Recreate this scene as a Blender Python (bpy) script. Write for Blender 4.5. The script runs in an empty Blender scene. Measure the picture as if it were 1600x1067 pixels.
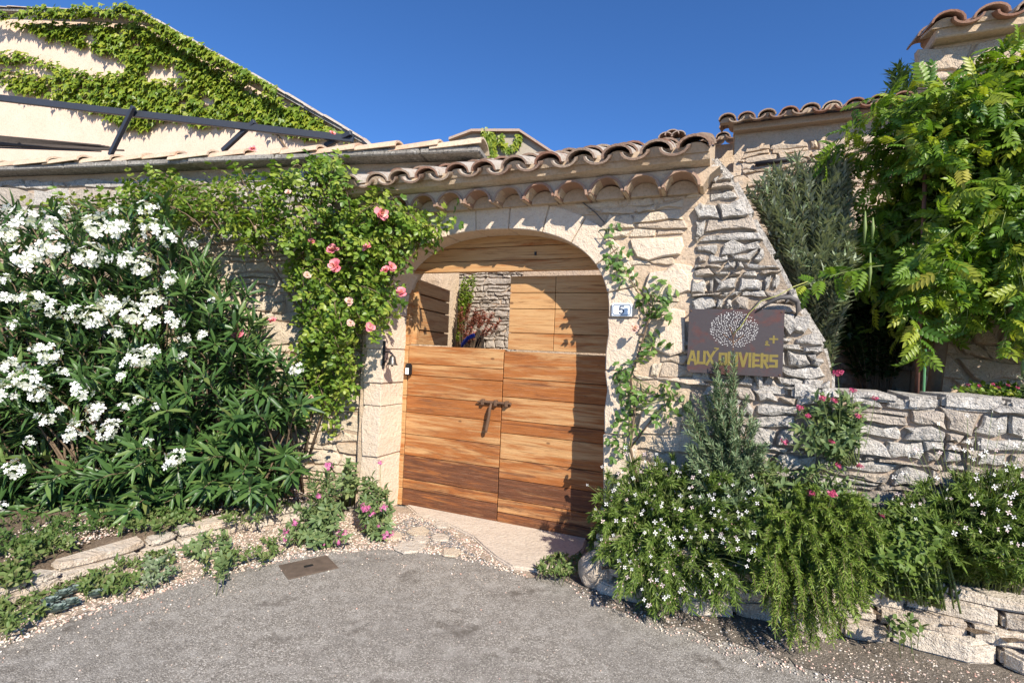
import bpy, bmesh, math, random
import numpy as np
from mathutils import Matrix, Vector, noise

SC = bpy.context.scene
COL = SC.collection
PI = math.pi
R_ = math.radians

# ------------------------------------------------------------------ camera
LENS_PX = 800.0
ROLL, PITCH, EYE = R_(2.5), R_(0.9), 1.6
cam_d = bpy.data.cameras.new('camera')
cam_d.sensor_width = 36.0
cam_d.lens = LENS_PX / 1600 * 36
cam_d.clip_start = 0.05
cam_d.clip_end = 3000
cam = bpy.data.objects.new('camera', cam_d)
COL.objects.link(cam)
cam.matrix_world = Matrix.Translation((0, 0, EYE)) @ Matrix.Rotation(PI / 2 + PITCH, 4, 'X') @ Matrix.Rotation(ROLL, 4, 'Z')
SC.camera = cam

# ------------------------------------------------------------------ sky, sun, exposure
SUN_AZ = math.atan2(0.375, -0.926)      # clockwise from +Y
SUN_EL = R_(35.5)
world = bpy.data.worlds.new('World')
SC.world = world
world.use_nodes = True
wn = world.node_tree.nodes
wl = world.node_tree.links
sky = wn.new('ShaderNodeTexSky')
sky.sky_type = 'NISHITA'
sky.sun_disc = False
sky.sun_elevation = SUN_EL
sky.sun_rotation = SUN_AZ
sky.altitude = 1500
sky.air_density = 1.0
sky.dust_density = 0.0
sky.ozone_density = 9.0
hs = wn.new('ShaderNodeHueSaturation')
hs.inputs['Hue'].default_value = 0.503
hs.inputs['Saturation'].default_value = 1.07
wl.new(sky.outputs[0], hs.inputs['Color'])
wl.new(hs.outputs[0], wn['Background'].inputs[0])
wn['Background'].inputs[1].default_value = 0.118
sun_d = bpy.data.lights.new('sun', 'SUN')
sun_d.energy = 5.0
sun_d.angle = R_(0.53)
sun_d.color = (1.0, 0.925, 0.81)
sun = bpy.data.objects.new('sun', sun_d)
COL.objects.link(sun)
sdir = Vector((math.sin(SUN_AZ) * math.cos(SUN_EL), math.cos(SUN_AZ) * math.cos(SUN_EL), math.sin(SUN_EL)))
sun.rotation_euler = sdir.to_track_quat('Z', 'Y').to_euler()
sun.location = sdir * 30
SC.view_settings.view_transform = 'Standard'
SC.view_settings.look = 'None'
SC.view_settings.exposure = 0.66
SC.view_settings.gamma = 1.0
SC.view_settings.use_curve_mapping = False
SC.cycles.max_bounces = 6
SC.cycles.diffuse_bounces = 3
SC.cycles.glossy_bounces = 2
SC.cycles.transmission_bounces = 3

# ------------------------------------------------------------------ measuring helpers
_CM = np.array(cam.matrix_world.to_3x3())
CAMP = np.array([0, 0, EYE])


def at(x, y, Y):
    """point of the place seen at photo pixel x,y that lies at depth Y"""
    d = _CM @ np.array([(x - 800) / LENS_PX, -(y - 533.5) / LENS_PX, -1.0])
    return CAMP + d * (Y / d[1])


def gnd(x, y, z=0.0):
    d = _CM @ np.array([(x - 800) / LENS_PX, -(y - 533.5) / LENS_PX, -1.0])
    return CAMP + d * ((z - EYE) / d[2])


TH = R_(23)
GR = np.array([math.cos(TH), -math.sin(TH), 0])
GN = np.array([-math.sin(TH), -math.cos(TH), 0])
GF = -GN * 3.97


def gw(t, y, z):
    """gate frame (along wall, into wall, up) -> world"""
    return GF + GR * t - GN * y + np.array([0, 0, z])


def gp(x, y, n=0.0):
    """pixel -> gate frame (t, z) on the plane n metres in front of the wall"""
    d = _CM @ np.array([(x - 800) / LENS_PX, -(y - 533.5) / LENS_PX, -1.0])
    s = ((GF + n * GN - CAMP) @ GN) / (d @ GN)
    P = CAMP + s * d
    return float((P - GF) @ GR), float(P[2])


# ------------------------------------------------------------------ object helpers
def link(name, data, parent=None, loc=None, rot=None):
    o = bpy.data.objects.new(name, data)
    COL.objects.link(o)
    if parent is not None:
        o.parent = parent
    if loc is not None:
        o.location = loc
    if rot is not None:
        o.rotation_euler = rot
    return o


def tag(o, label=None, cat=None, group=None, kind=None):
    if label:
        o['label'] = label
    if cat:
        o['category'] = cat
    if group:
        o['group'] = group
    if kind:
        o['kind'] = kind
    return o


def thing(name, label, cat, loc=(0, 0, 0), rotz=0.0, group=None):
    o = link(name, None, None, tuple(loc), (0, 0, rotz))
    o.empty_display_size = 0.1
    return tag(o, label, cat, group)


def fmesh(name, V, T, mat, rnd=None, smooth=False):
    """fast triangle mesh from numpy arrays"""
    V = np.asarray(V, dtype=np.float32)
    T = np.asarray(T, dtype=np.int32)
    me = bpy.data.meshes.new(name)
    me.vertices.add(len(V))
    me.vertices.foreach_set('co', V.ravel())
    me.loops.add(T.size)
    me.loops.foreach_set('vertex_index', T.ravel())
    me.polygons.add(len(T))
    me.polygons.foreach_set('loop_start', np.arange(0, T.size, T.shape[1], dtype=np.int32))
    if rnd is not None:
        a = me.attributes.new('rnd', 'FLOAT', 'FACE')
        a.data.foreach_set('value', np.asarray(rnd, dtype=np.float32))
    me.update(calc_edges=True)
    me.materials.append(mat)
    if smooth:
        me.polygons.foreach_set('use_smooth', np.ones(len(T), dtype=bool))
    return me


class MB:
    """collects shapes into one mesh"""

    def __init__(self):
        self.V = []
        self.F = []

    def add(self, V, F):
        b = len(self.V)
        self.V += [tuple(v) for v in V]
        self.F += [tuple(i + b for i in f) for f in F]
        return self

    def box(self, x0, x1, y0, y1, z0, z1):
        return self.add([(x0, y0, z0), (x1, y0, z0), (x1, y1, z0), (x0, y1, z0), (x0, y0, z1), (x1, y0, z1), (x1, y1, z1), (x0, y1, z1)],
                        [(3, 2, 1, 0), (4, 5, 6, 7), (0, 1, 5, 4), (1, 2, 6, 5), (2, 3, 7, 6), (3, 0, 4, 7)])

    def prism(self, poly, y0, y1):
        """poly in (x,z), counter-clockwise seen from -y; extruded along y"""
        n = len(poly)
        V = [(p[0], y0, p[1]) for p in poly] + [(p[0], y1, p[1]) for p in poly]
        F = [tuple(range(n)), tuple(range(2 * n - 1, n - 1, -1))]
        F += [(i, i + n, (i + 1) % n + n, (i + 1) % n) for i in range(n)]
        return self.add(V, F)

    def slab(self, poly, z0, z1):
        n = len(poly)
        V = [(p[0], p[1], z0) for p in poly] + [(p[0], p[1], z1) for p in poly]
        F = [tuple(range(n - 1, -1, -1)), tuple(range(n, 2 * n))]
        F += [(i, (i + 1) % n, (i + 1) % n + n, i + n) for i in range(n)]
        return self.add(V, F)

    def tube(self, pts, r, n=6):
        pts = [Vector(p) for p in pts]
        k = len(pts)
        rs = r if hasattr(r, '__len__') else [r] * k
        V = []
        for i, p in enumerate(pts):
            t = (pts[min(i + 1, k - 1)] - pts[max(i - 1, 0)])
            t.normalize()
            a = Vector((0, 0, 1)) if abs(t.z) < 0.9 else Vector((1, 0, 0))
            e1 = t.cross(a).normalized()
            e2 = t.cross(e1)
            for j in range(n):
                q = 2 * PI * j / n
                V.append(p + (e1 * math.cos(q) + e2 * math.sin(q)) * rs[i])
        F = []
        for i in range(k - 1):
            for j in range(n):
                F.append((i * n + j, i * n + (j + 1) % n, (i + 1) * n + (j + 1) % n, (i + 1) * n + j))
        F.append(tuple(range(n)))
        F.append(tuple((k - 1) * n + j for j in range(n - 1, -1, -1)))
        return self.add(V, F)

    def mesh(self, name, mat, bevel=0.0, smooth=False, seg=1):
        me = bpy.data.meshes.new(name)
        me.from_pydata(self.V, [], self.F)
        bm = bmesh.new()
        bm.from_mesh(me)
        bmesh.ops.recalc_face_normals(bm, faces=bm.faces)
        if bevel:
            bmesh.ops.bevel(bm, geom=list(bm.edges), offset=bevel, segments=seg, affect='EDGES', clamp_overlap=True)
        if smooth:
            for f in bm.faces:
                f.smooth = True
        bm.to_mesh(me)
        bm.free()
        me.materials.append(mat)
        return me

    def obj(self, name, mat, parent=None, bevel=0.0, smooth=False, loc=None, rot=None, seg=1):
        return link(name, self.mesh(name, mat, bevel, smooth, seg), parent, loc, rot)


# ------------------------------------------------------------------ materials
def mat(name):
    m = bpy.data.materials.new(name)
    m.use_nodes = True
    nt = m.node_tree
    b = nt.nodes['Principled BSDF']
    return m, nt, b


def nd(nt, typ, **kw):
    n = nt.nodes.new(typ)
    for k, v in kw.items():
        if k.startswith('i_'):
            n.inputs[int(k[2:])].default_value = v
        else:
            setattr(n, k, v)
    return n


def noise_n(nt, vec, scale, detail=4, rough=0.6, dist=0.0):
    n = nt.nodes.new('ShaderNodeTexNoise')
    n.inputs['Scale'].default_value = scale
    n.inputs['Detail'].default_value = detail
    n.inputs['Roughness'].default_value = rough
    n.inputs['Distortion'].default_value = dist
    if vec is not None:
        nt.links.new(vec, n.inputs['Vector'])
    return n.outputs['Fac']


def ramp(nt, fac, stops, interp='LINEAR'):
    r = nt.nodes.new('ShaderNodeValToRGB')
    r.color_ramp.interpolation = interp
    e = r.color_ramp.elements
    while len(e) < len(stops):
        e.new(0.5)
    for q, (p, c) in zip(e, stops):
        q.position = p
        q.color = (c[0], c[1], c[2], 1) if hasattr(c, '__len__') else (c, c, c, 1)
    nt.links.new(fac, r.inputs[0])
    return r.outputs[0]


def mix(nt, fac, a, b, mode='MIX'):
    m = nt.nodes.new('ShaderNodeMix')
    m.data_type = 'RGBA'
    m.blend_type = mode
    for s, v in ((m.inputs[0], fac), (m.inputs[6], a), (m.inputs[7], b)):
        if isinstance(v, bpy.types.NodeSocket):
            nt.links.new(v, s)
        elif hasattr(v, '__len__'):
            s.default_value = (v[0], v[1], v[2], 1)
        else:
            s.default_value = v
    return m.outputs[2]


def math_n(nt, op, a, b=0.0):
    m = nt.nodes.new('ShaderNodeMath')
    m.operation = op
    for s, v in ((m.inputs[0], a), (m.inputs[1], b)):
        if isinstance(v, bpy.types.NodeSocket):
            nt.links.new(v, s)
        else:
            s.default_value = v
    return m.outputs[0]


def bump(nt, b, height, strength=0.5, dist=0.01):
    n = nt.nodes.new('ShaderNodeBump')
    n.inputs['Strength'].default_value = strength
    n.inputs['Distance'].default_value = dist
    nt.links.new(height, n.inputs['Height'])
    nt.links.new(n.outputs[0], b.inputs['Normal'])


def pos(nt):
    return nt.nodes.new('ShaderNodeNewGeometry').outputs['Position']


def stone_mat(name, ca, cb, dark, lichen, amt=0.5, bs=0.8, scale=1.0):
    """rough limestone: each stone its own tone between ca and cb, dark blotches, lichen"""
    m, nt, b = mat(name)
    P = pos(nt)
    oi = nt.nodes.new('ShaderNodeObjectInfo')
    base = mix(nt, oi.outputs['Random'], ca, cb)
    n1 = noise_n(nt, P, 5 * scale, 2, 0.65)
    n2 = noise_n(nt, P, 26 * scale, 4, 0.7)
    n3 = noise_n(nt, P, 110 * scale, 2, 0.6)
    c = mix(nt, ramp(nt, n1, [(0.35, 0.0), (0.7, 1.0)]), base, cb)
    c = mix(nt, math_n(nt, 'MULTIPLY', ramp(nt, n2, [(0.52, 0.0), (0.68, 1.0)]), amt), c, dark)
    c = mix(nt, math_n(nt, 'MULTIPLY', ramp(nt, noise_n(nt, P, 14 * scale, 3, 0.7), [(0.56, 0.0), (0.66, 1.0)]), amt), c, lichen)
    c = mix(nt, math_n(nt, 'MULTIPLY', ramp(nt, n3, [(0.35, 1.0), (0.5, 0.0)]), 0.35), c, dark)
    nt.links.new(c, b.inputs['Base Color'])
    b.inputs['Roughness'].default_value = 0.93
    b.inputs['Specular IOR Level'].default_value = 0.15
    h = math_n(nt, 'ADD', math_n(nt, 'MULTIPLY', n2, 1.0), math_n(nt, 'MULTIPLY', n3, 0.35))
    bump(nt, b, h, bs, 0.03 / scale)
    return m


def mortar_mat(name, ca, cb, bs=0.7):
    m, nt, b = mat(name)
    P = pos(nt)
    n1 = noise_n(nt, P, 3.0, 5, 0.65)
    n2 = noise_n(nt, P, 45, 5, 0.7)
    c = mix(nt, ramp(nt, n1, [(0.3, 0.0), (0.7, 1.0)]), ca, cb)
    c = mix(nt, math_n(nt, 'MULTIPLY', ramp(nt, n2, [(0.3, 1.0), (0.55, 0.0)]), 0.45), c, [v * 0.5 for v in ca])
    nt.links.new(c, b.inputs['Base Color'])
    b.inputs['Roughness'].default_value = 0.95
    b.inputs['Specular IOR Level'].default_value = 0.1
    bump(nt, b, math_n(nt, 'ADD', n2, math_n(nt, 'MULTIPLY', noise_n(nt, P, 12, 4), 1.5)), bs, 0.02)
    return m


def leaf_mat(name, cols, trans=0.3, rough=0.45, spec=0.4, back=None):
    """leaf: colour differs leaf by leaf, light passes through"""
    m, nt, b = mat(name)
    at_ = nt.nodes.new('ShaderNodeAttribute')
    at_.attribute_name = 'rnd'
    k = len(cols)
    c = ramp(nt, at_.outputs['Fac'], [(i / max(1, k - 1), q) for i, q in enumerate(cols)])
    if back:
        g = nt.nodes.new('ShaderNodeNewGeometry')
        c = mix(nt, math_n(nt, 'MULTIPLY', g.outputs['Backfacing'], 0.7), c, back)
    nt.links.new(c, b.inputs['Base Color'])
    b.inputs['Roughness'].default_value = rough
    b.inputs['Specular IOR Level'].default_value = spec
    if trans > 0:
        tr = nt.nodes.new('ShaderNodeBsdfTranslucent')
        tc = mix(nt, 1.0, c, (1.35, 1.4, 0.6), 'MULTIPLY')
        nt.links.new(tc, tr.inputs[0])
        ms = nt.nodes.new('ShaderNodeMixShader')
        ms.inputs[0].default_value = trans
        nt.links.new(b.outputs[0], ms.inputs[1])
        nt.links.new(tr.outputs[0], ms.inputs[2])
        nt.links.new(ms.outputs[0], nt.nodes['Material Output'].inputs['Surface'])
    return m


def plain(name, col, rough=0.6, metal=0.0, var=0.25, scale=30, bs=0.15, spec=0.4):
    m, nt, b = mat(name)
    P = pos(nt)
    n = noise_n(nt, P, scale, 4)
    c = mix(nt, n, [v * (1 - var) for v in col], [min(1, v * (1 + var)) for v in col])
    nt.links.new(c, b.inputs['Base Color'])
    b.inputs['Roughness'].default_value = rough
    b.inputs['Metallic'].default_value = metal
    b.inputs['Specular IOR Level'].default_value = spec
    if bs:
        bump(nt, b, n, bs, 0.004)
    return m


def tile_mat(name, lich=0.6):
    m, nt, b = mat(name)
    P = pos(nt)
    oi = nt.nodes.new('ShaderNodeObjectInfo')
    base = ramp(nt, oi.outputs['Random'], [(0, (0.31, 0.16, 0.11)), (0.35, (0.37, 0.22, 0.155)), (0.6, (0.40, 0.29, 0.21)), (0.8, (0.31, 0.20, 0.15)), (1, (0.46, 0.36, 0.27))])
    n1 = noise_n(nt, P, 9, 6, 0.7, 0.5)
    n2 = noise_n(nt, P, 55, 5, 0.7)
    g = nt.nodes.new('ShaderNodeNewGeometry')
    sx = nt.nodes.new('ShaderNodeSeparateXYZ')
    nt.links.new(g.outputs['Normal'], sx.inputs[0])
    up = ramp(nt, math_n(nt, 'ADD', math_n(nt, 'MULTIPLY', sx.outputs['Z'], 0.5), 0.5), [(0.42, 0.0), (0.58, 1.0)])       # lichen settles on faces open to the sky
    f = math_n(nt, 'MULTIPLY', math_n(nt, 'MULTIPLY', ramp(nt, n1, [(0.32, 0.0), (0.48, 1.0)]), up), lich)
    c = mix(nt, f, base, mix(nt, n2, (0.24, 0.22, 0.19), (0.62, 0.58, 0.51)))
    f2 = math_n(nt, 'MULTIPLY', math_n(nt, 'MULTIPLY', ramp(nt, noise_n(nt, P, 23, 5, 0.7), [(0.55, 0.0), (0.64, 1.0)]), up), lich * 0.8)
    c = mix(nt, f2, c, (0.09, 0.08, 0.07))
    c = mix(nt, math_n(nt, 'MULTIPLY', n2, 0.3), c, (0.2, 0.12, 0.08))
    nt.links.new(c, b.inputs['Base Color'])
    b.inputs['Roughness'].default_value = 0.9
    b.inputs['Specular IOR Level'].default_value = 0.15
    bump(nt, b, math_n(nt, 'ADD', n2, n1), 0.5, 0.012)
    return m


def wood_mat(name):
    """weathered boards; object colour: red = how dark, green = how orange"""
    m, nt, b = mat(name)
    tc = nt.nodes.new('ShaderNodeTexCoord')
    oi = nt.nodes.new('ShaderNodeObjectInfo')
    sc = nt.nodes.new('ShaderNodeSeparateColor')
    nt.links.new(oi.outputs['Color'], sc.inputs[0])
    ad = nt.nodes.new('ShaderNodeVectorMath')
    ad.operation = 'ADD'
    cx = nt.nodes.new('ShaderNodeCombineXYZ')
    rr = math_n(nt, 'MULTIPLY', oi.outputs['Random'], 37.0)
    for i in range(3):
        nt.links.new(rr, cx.inputs[i])
    nt.links.new(tc.outputs['Object'], ad.inputs[0])
    nt.links.new(cx.outputs[0], ad.inputs[1])

    def st(s):
        v = nt.nodes.new('ShaderNodeVectorMath')
        v.operation = 'MULTIPLY'
        v.inputs[1].default_value = s
        nt.links.new(ad.outputs[0], v.inputs[0])
        return v.outputs[0]
    big = noise_n(nt, st((1.3, 3, 16)), 1.0, 5, 0.65, 0.7)
    grain = ramp(nt, noise_n(nt, st((2.0, 26, 52)), 1.0, 6, 0.7, 1.0), [(0.28, 0.0), (0.72, 1.0)])
    fine = noise_n(nt, st((8, 150, 260)), 1.0, 3, 0.6)
    pale = mix(nt, grain, (0.43, 0.225, 0.09), (0.60, 0.365, 0.165))
    orange = mix(nt, grain, (0.22, 0.066, 0.016), (0.42, 0.155, 0.042))
    dark = mix(nt, grain, (0.045, 0.019, 0.011), (0.21, 0.080, 0.036))
    fo = math_n(nt, 'ADD', math_n(nt, 'MULTIPLY', math_n(nt, 'SUBTRACT', big, 0.5), 3.2), sc.outputs['Green'])
    fo = ramp(nt, math_n(nt, 'ADD', fo, math_n(nt, 'MULTIPLY', math_n(nt, 'SUBTRACT', grain, 0.5), 0.9)), [(0.2, 0.0), (0.85, 1.0)])
    c = mix(nt, fo, pale, orange)
    fd = math_n(nt, 'ADD', math_n(nt, 'MULTIPLY', math_n(nt, 'SUBTRACT', noise_n(nt, st((1.6, 2, 22)), 1.3, 5, 0.7, 0.8), 0.5), 3.0), sc.outputs['Red'])
    c = mix(nt, ramp(nt, fd, [(0.3, 0.0), (0.9, 1.0)]), c, dark)
    gl = ramp(nt, grain, [(0.12, 1.0), (0.36, 0.0)])
    c = mix(nt, math_n(nt, 'MULTIPLY', gl, 0.65), c, (0.13, 0.048, 0.017))
    # knots
    vo = nt.nodes.new('ShaderNodeTexVoronoi')
    vo.inputs['Scale'].default_value = 1.0
    nt.links.new(st((2.3, 0.4, 4.6)), vo.inputs['Vector'])
    kn = ramp(nt, vo.outputs['Distance'], [(0.0, 1.0), (0.035, 0.9), (0.06, 0.0)])
    c = mix(nt, math_n(nt, 'MULTIPLY', kn, 0.8), c, (0.10, 0.04, 0.015))
    c = mix(nt, math_n(nt, 'MULTIPLY', ramp(nt, fine, [(0.55, 0.0), (0.8, 1.0)]), 0.25), c, (0.62, 0.47, 0.33))
    nt.links.new(c, b.inputs['Base Color'])
    b.inputs['Roughness'].default_value = 0.68
    b.inputs['Specular IOR Level'].default_value = 0.25
    bump(nt, b, math_n(nt, 'ADD', grain, math_n(nt, 'MULTIPLY', fine, 0.4)), 0.35, 0.006)
    return m


M = {}
M['tan_stone'] = stone_mat('tan_stone', (0.58, 0.445, 0.31), (0.65, 0.55, 0.42), (0.34, 0.26, 0.185), (0.50, 0.46, 0.40), 0.4)
M['pale_stone'] = stone_mat('dressed_stone', (0.67, 0.52, 0.38), (0.70, 0.58, 0.45), (0.46, 0.34, 0.24), (0.60, 0.54, 0.46), 0.4, 0.6)
M['grey_stone'] = stone_mat('grey_stone', (0.40, 0.37, 0.33), (0.54, 0.50, 0.445), (0.12, 0.11, 0.10), (0.66, 0.63, 0.58), 0.8, 1.0)
M['warm_grey_stone'] = stone_mat('warm_grey_stone', (0.52, 0.43, 0.335), (0.46, 0.40, 0.335), (0.21, 0.17, 0.14), (0.60, 0.55, 0.48), 0.5, 1.0)
M['kerb_stone'] = stone_mat('kerb_stone', (0.60, 0.48, 0.36), (0.62, 0.55, 0.46), (0.34, 0.27, 0.2), (0.6, 0.57, 0.52), 0.4, 0.9)
M['house_stone'] = stone_mat('house_stone', (0.58, 0.43, 0.29), (0.56, 0.46, 0.35), (0.3, 0.22, 0.16), (0.42, 0.38, 0.33), 0.45, 0.8)
M['court_stone'] = stone_mat('court_stone', (0.40, 0.34, 0.28), (0.50, 0.43, 0.36), (0.2, 0.17, 0.14), (0.52, 0.48, 0.43), 0.5, 0.9)
M['tan_mortar'] = mortar_mat('tan_mortar', (0.56, 0.42, 0.29), (0.63, 0.50, 0.37))
M['grey_mortar'] = mortar_mat('grey_mortar', (0.37, 0.285, 0.215), (0.46, 0.37, 0.29))
M['ramp_mortar'] = mortar_mat('ramp_mortar', (0.36, 0.285, 0.215), (0.46, 0.375, 0.29), 1.0)
M['wall_mortar'] = mortar_mat('wall_mortar', (0.50, 0.37, 0.26), (0.48, 0.38, 0.29))
M['eave_mortar'] = mortar_mat('eave_mortar', (0.50, 0.37, 0.25), (0.56, 0.45, 0.33), 0.4)
M['lichen_slab'] = stone_mat('lichen_slab', (0.22, 0.205, 0.18), (0.34, 0.315, 0.28), (0.06, 0.055, 0.05), (0.52, 0.50, 0.45), 0.9, 0.7, 1.6)
M['plaster'] = mortar_mat('peach_plaster', (0.66, 0.495, 0.375), (0.71, 0.55, 0.43), 0.2)
M['grey_plaster'] = mortar_mat('grey_plaster', (0.33, 0.29, 0.23), (0.40, 0.35, 0.28), 0.2)
M['tile'] = tile_mat('weathered_tile', 0.95)
M['tile_clean'] = tile_mat('clean_tile', 0.12)
M['coping_tile'] = stone_mat('coping_tile', (0.56, 0.36, 0.24), (0.58, 0.47, 0.34), (0.34, 0.2, 0.14), (0.46, 0.43, 0.37), 0.5, 0.4)
M['wood'] = wood_mat('gate_wood')
M['iron'] = plain('dark_iron', (0.035, 0.033, 0.036), 0.55, 0.6, 0.3)
M['rust'] = plain('rusty_iron', (0.15, 0.085, 0.05), 0.75, 0.3, 0.4, 60, 0.4)
M['drain'] = plain('worn_iron', (0.13, 0.095, 0.07), 0.85, 0.1, 0.6, 14, 0.8)
M['steel_beam'] = plain('blue_grey_steel', (0.045, 0.05, 0.062), 0.5, 0.2, 0.2)
M['wire'] = plain('dark_cable', (0.10, 0.09, 0.085), 0.6)
M['bark'] = plain('bark', (0.17, 0.12, 0.08), 0.9, 0, 0.4, 40, 0.6, 0.1)
M['twig_green'] = plain('green_twig', (0.16, 0.20, 0.07), 0.7, 0, 0.3, 40, 0.0, 0.2)
M['tendril'] = plain('pale_tendril', (0.34, 0.34, 0.10), 0.6, 0, 0.2, 40, 0.0)
M['white'] = plain('white_paint', (0.8, 0.8, 0.78), 0.4, 0, 0.05)
M['enamel'] = plain('pale_enamel', (0.72, 0.78, 0.84), 0.18, 0, 0.04, 30, 0.0, 0.5)
M['navy'] = plain('navy_paint', (0.02, 0.025, 0.06), 0.4, 0, 0.1)
M['gold_paint'] = plain('ochre_paint', (0.20, 0.155, 0.035), 0.6, 0, 0.3, 60, 0.1)
M['white_paint'] = plain('chalk_paint', (0.62, 0.60, 0.57), 0.7, 0, 0.2, 80, 0.0)
M['blue'] = plain('blue_fabric', (0.02, 0.06, 0.42), 0.6, 0, 0.15)
M['opening_dark'] = plain('opening_dark', (0.03, 0.022, 0.018), 0.8)  # near-black colour for the shade inside the yard wall opening
M['reed'] = plain('grey_reed', (0.075, 0.06, 0.05), 0.85, 0, 0.4)
M['pole'] = plain('rusty_pole', (0.20, 0.10, 0.075), 0.7, 0.2, 0.4)
M['green_stake'] = plain('green_stake', (0.10, 0.26, 0.12), 0.5)
M['brass'] = plain('bell_metal', (0.14, 0.125, 0.11), 0.4, 0.8, 0.2)


def asphalt_mat():
    m, nt, b = mat('asphalt')
    P = pos(nt)
    vo = nt.nodes.new('ShaderNodeTexVoronoi')
    vo.inputs['Scale'].default_value = 170
    nt.links.new(P, vo.inputs['Vector'])
    vs = nt.nodes.new('ShaderNodeSeparateColor')
    nt.links.new(vo.outputs['Color'], vs.inputs[0])
    n1 = noise_n(nt, P, 1.1, 4, 0.62)
    n2 = noise_n(nt, P, 9, 3, 0.7)
    n3 = noise_n(nt, P, 240, 3, 0.6)
    chip = ramp(nt, vs.outputs[0], [(0.0, (0.14, 0.124, 0.104)), (0.3, (0.245, 0.22, 0.187)), (0.6, (0.335, 0.305, 0.262)), (0.82, (0.445, 0.405, 0.35)), (0.95, (0.65, 0.60, 0.53))])
    c = mix(nt, math_n(nt, 'MULTIPLY', ramp(nt, vo.outputs['Distance'], [(0.3, 0.0), (0.75, 1.0)]), 0.5), chip, (0.17, 0.158, 0.14))
    c = mix(nt, ramp(nt, n1, [(0.34, 0.0), (0.58, 1.0)]), mix(nt, 0.5, c, (0.20, 0.185, 0.165)), c)
    c = mix(nt, math_n(nt, 'MULTIPLY', ramp(nt, n2, [(0.48, 0.0), (0.7, 1.0)]), 0.5), c, (0.46, 0.43, 0.385))
    c = mix(nt, math_n(nt, 'MULTIPLY', ramp(nt, noise_n(nt, P, 2.3, 4, 0.75), [(0.57, 0.0), (0.68, 1.0)]), 0.8), c, (0.12, 0.103, 0.085))
    nt.links.new(c, b.inputs['Base Color'])
    b.inputs['Roughness'].default_value = 0.85
    b.inputs['Specular IOR Level'].default_value = 0.2
    bump(nt, b, math_n(nt, 'SUBTRACT', n3, vo.outputs['Distance']), 0.6, 0.006)
    return m


def soil_mat(name, ca, cb, cc):
    m, nt, b = mat(name)
    P = pos(nt)
    n1 = noise_n(nt, P, 6, 6, 0.7)
    n2 = noise_n(nt, P, 70, 5, 0.7)
    c = mix(nt, ramp(nt, n1, [(0.35, 0.0), (0.65, 1.0)]), ca, cb)
    c = mix(nt, ramp(nt, n2, [(0.5, 0.0), (0.66, 1.0)]), c, cc)
    nt.links.new(c, b.inputs['Base Color'])
    b.inputs['Roughness'].default_value = 0.95
    b.inputs['Specular IOR Level'].default_value = 0.1
    bump(nt, b, math_n(nt, 'ADD', n2, n1), 0.9, 0.03)
    return m


def attr_mat(name, cols, rough=0.85, spec=0.2, bs=0.0):
    m, nt, b = mat(name)
    a = nt.nodes.new('ShaderNodeAttribute')
    a.attribute_name = 'rnd'
    k = len(cols)
    c = ramp(nt, a.outputs['Fac'], [(i / max(1, k - 1), q) for i, q in enumerate(cols)])
    nt.links.new(c, b.inputs['Base Color'])
    b.inputs['Roughness'].default_value = rough
    b.inputs['Specular IOR Level'].default_value = spec
    return m


def sign_mat():
    m, nt, b = mat('painted_sheet')
    P = pos(nt)
    n1 = noise_n(nt, P, 5.5, 6, 0.7, 0.4)
    n2 = noise_n(nt, P, 40, 5, 0.7)
    c = mix(nt, n2, (0.045, 0.034, 0.035), (0.068, 0.054, 0.053))
    c = mix(nt, ramp(nt, n1, [(0.52, 0.0), (0.66, 1.0)]), c, mix(nt, n2, (0.075, 0.022, 0.018), (0.12, 0.05, 0.036)))
    nt.links.new(c, b.inputs['Base Color'])
    b.inputs['Roughness'].default_value = 0.5
    bump(nt, b, n2, 0.15, 0.004)
    return m


M['asphalt'] = asphalt_mat()
M['gravel_base'] = soil_mat('gravel_base', (0.46, 0.36, 0.27), (0.56, 0.46, 0.36), (0.30, 0.23, 0.17))
M['soil'] = soil_mat('bed_soil', (0.13, 0.095, 0.065), (0.24, 0.175, 0.125), (0.36, 0.28, 0.2))
M['litter'] = soil_mat('leaf_litter', (0.15, 0.125, 0.10), (0.26, 0.225, 0.185), (0.36, 0.31, 0.26))
M['slab'] = mortar_mat('threshold_concrete', (0.56, 0.47, 0.38), (0.64, 0.55, 0.45), 0.5)
M['pebble'] = attr_mat('pebble', [(0.66, 0.54, 0.42), (0.70, 0.60, 0.48), (0.58, 0.42, 0.33), (0.50, 0.44, 0.38), (0.62, 0.36, 0.28), (0.74, 0.68, 0.6), (0.32, 0.3, 0.28)])
M['dark_pebble'] = attr_mat('dark_pebble', [(0.11, 0.11, 0.115), (0.16, 0.16, 0.165), (0.09, 0.09, 0.1), (0.3, 0.28, 0.26), (0.19, 0.18, 0.18)])
M['sign'] = sign_mat()
# leaves and petals
M['oleander'] = leaf_mat('oleander_leaf', [(0.030, 0.072, 0.020), (0.046, 0.10, 0.026), (0.066, 0.135, 0.034), (0.115, 0.19, 0.05), (0.17, 0.20, 0.06)], 0.16, 0.40, 0.42, (0.09, 0.15, 0.07))
M['rose'] = leaf_mat('rose_leaf', [(0.075, 0.15, 0.02), (0.13, 0.22, 0.028), (0.20, 0.29, 0.038), (0.32, 0.37, 0.06), (0.10, 0.19, 0.028)], 0.3, 0.42, 0.4)
M['rose_dark'] = leaf_mat('climber_leaf', [(0.06, 0.13, 0.025), (0.10, 0.19, 0.04), (0.15, 0.25, 0.06), (0.22, 0.30, 0.06)], 0.28, 0.4, 0.45)
M['ivy'] = leaf_mat('creeper_leaf', [(0.07, 0.125, 0.014), (0.12, 0.19, 0.018), (0.18, 0.25, 0.024), (0.29, 0.32, 0.034), (0.09, 0.155, 0.016)], 0.25, 0.4, 0.4)
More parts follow.
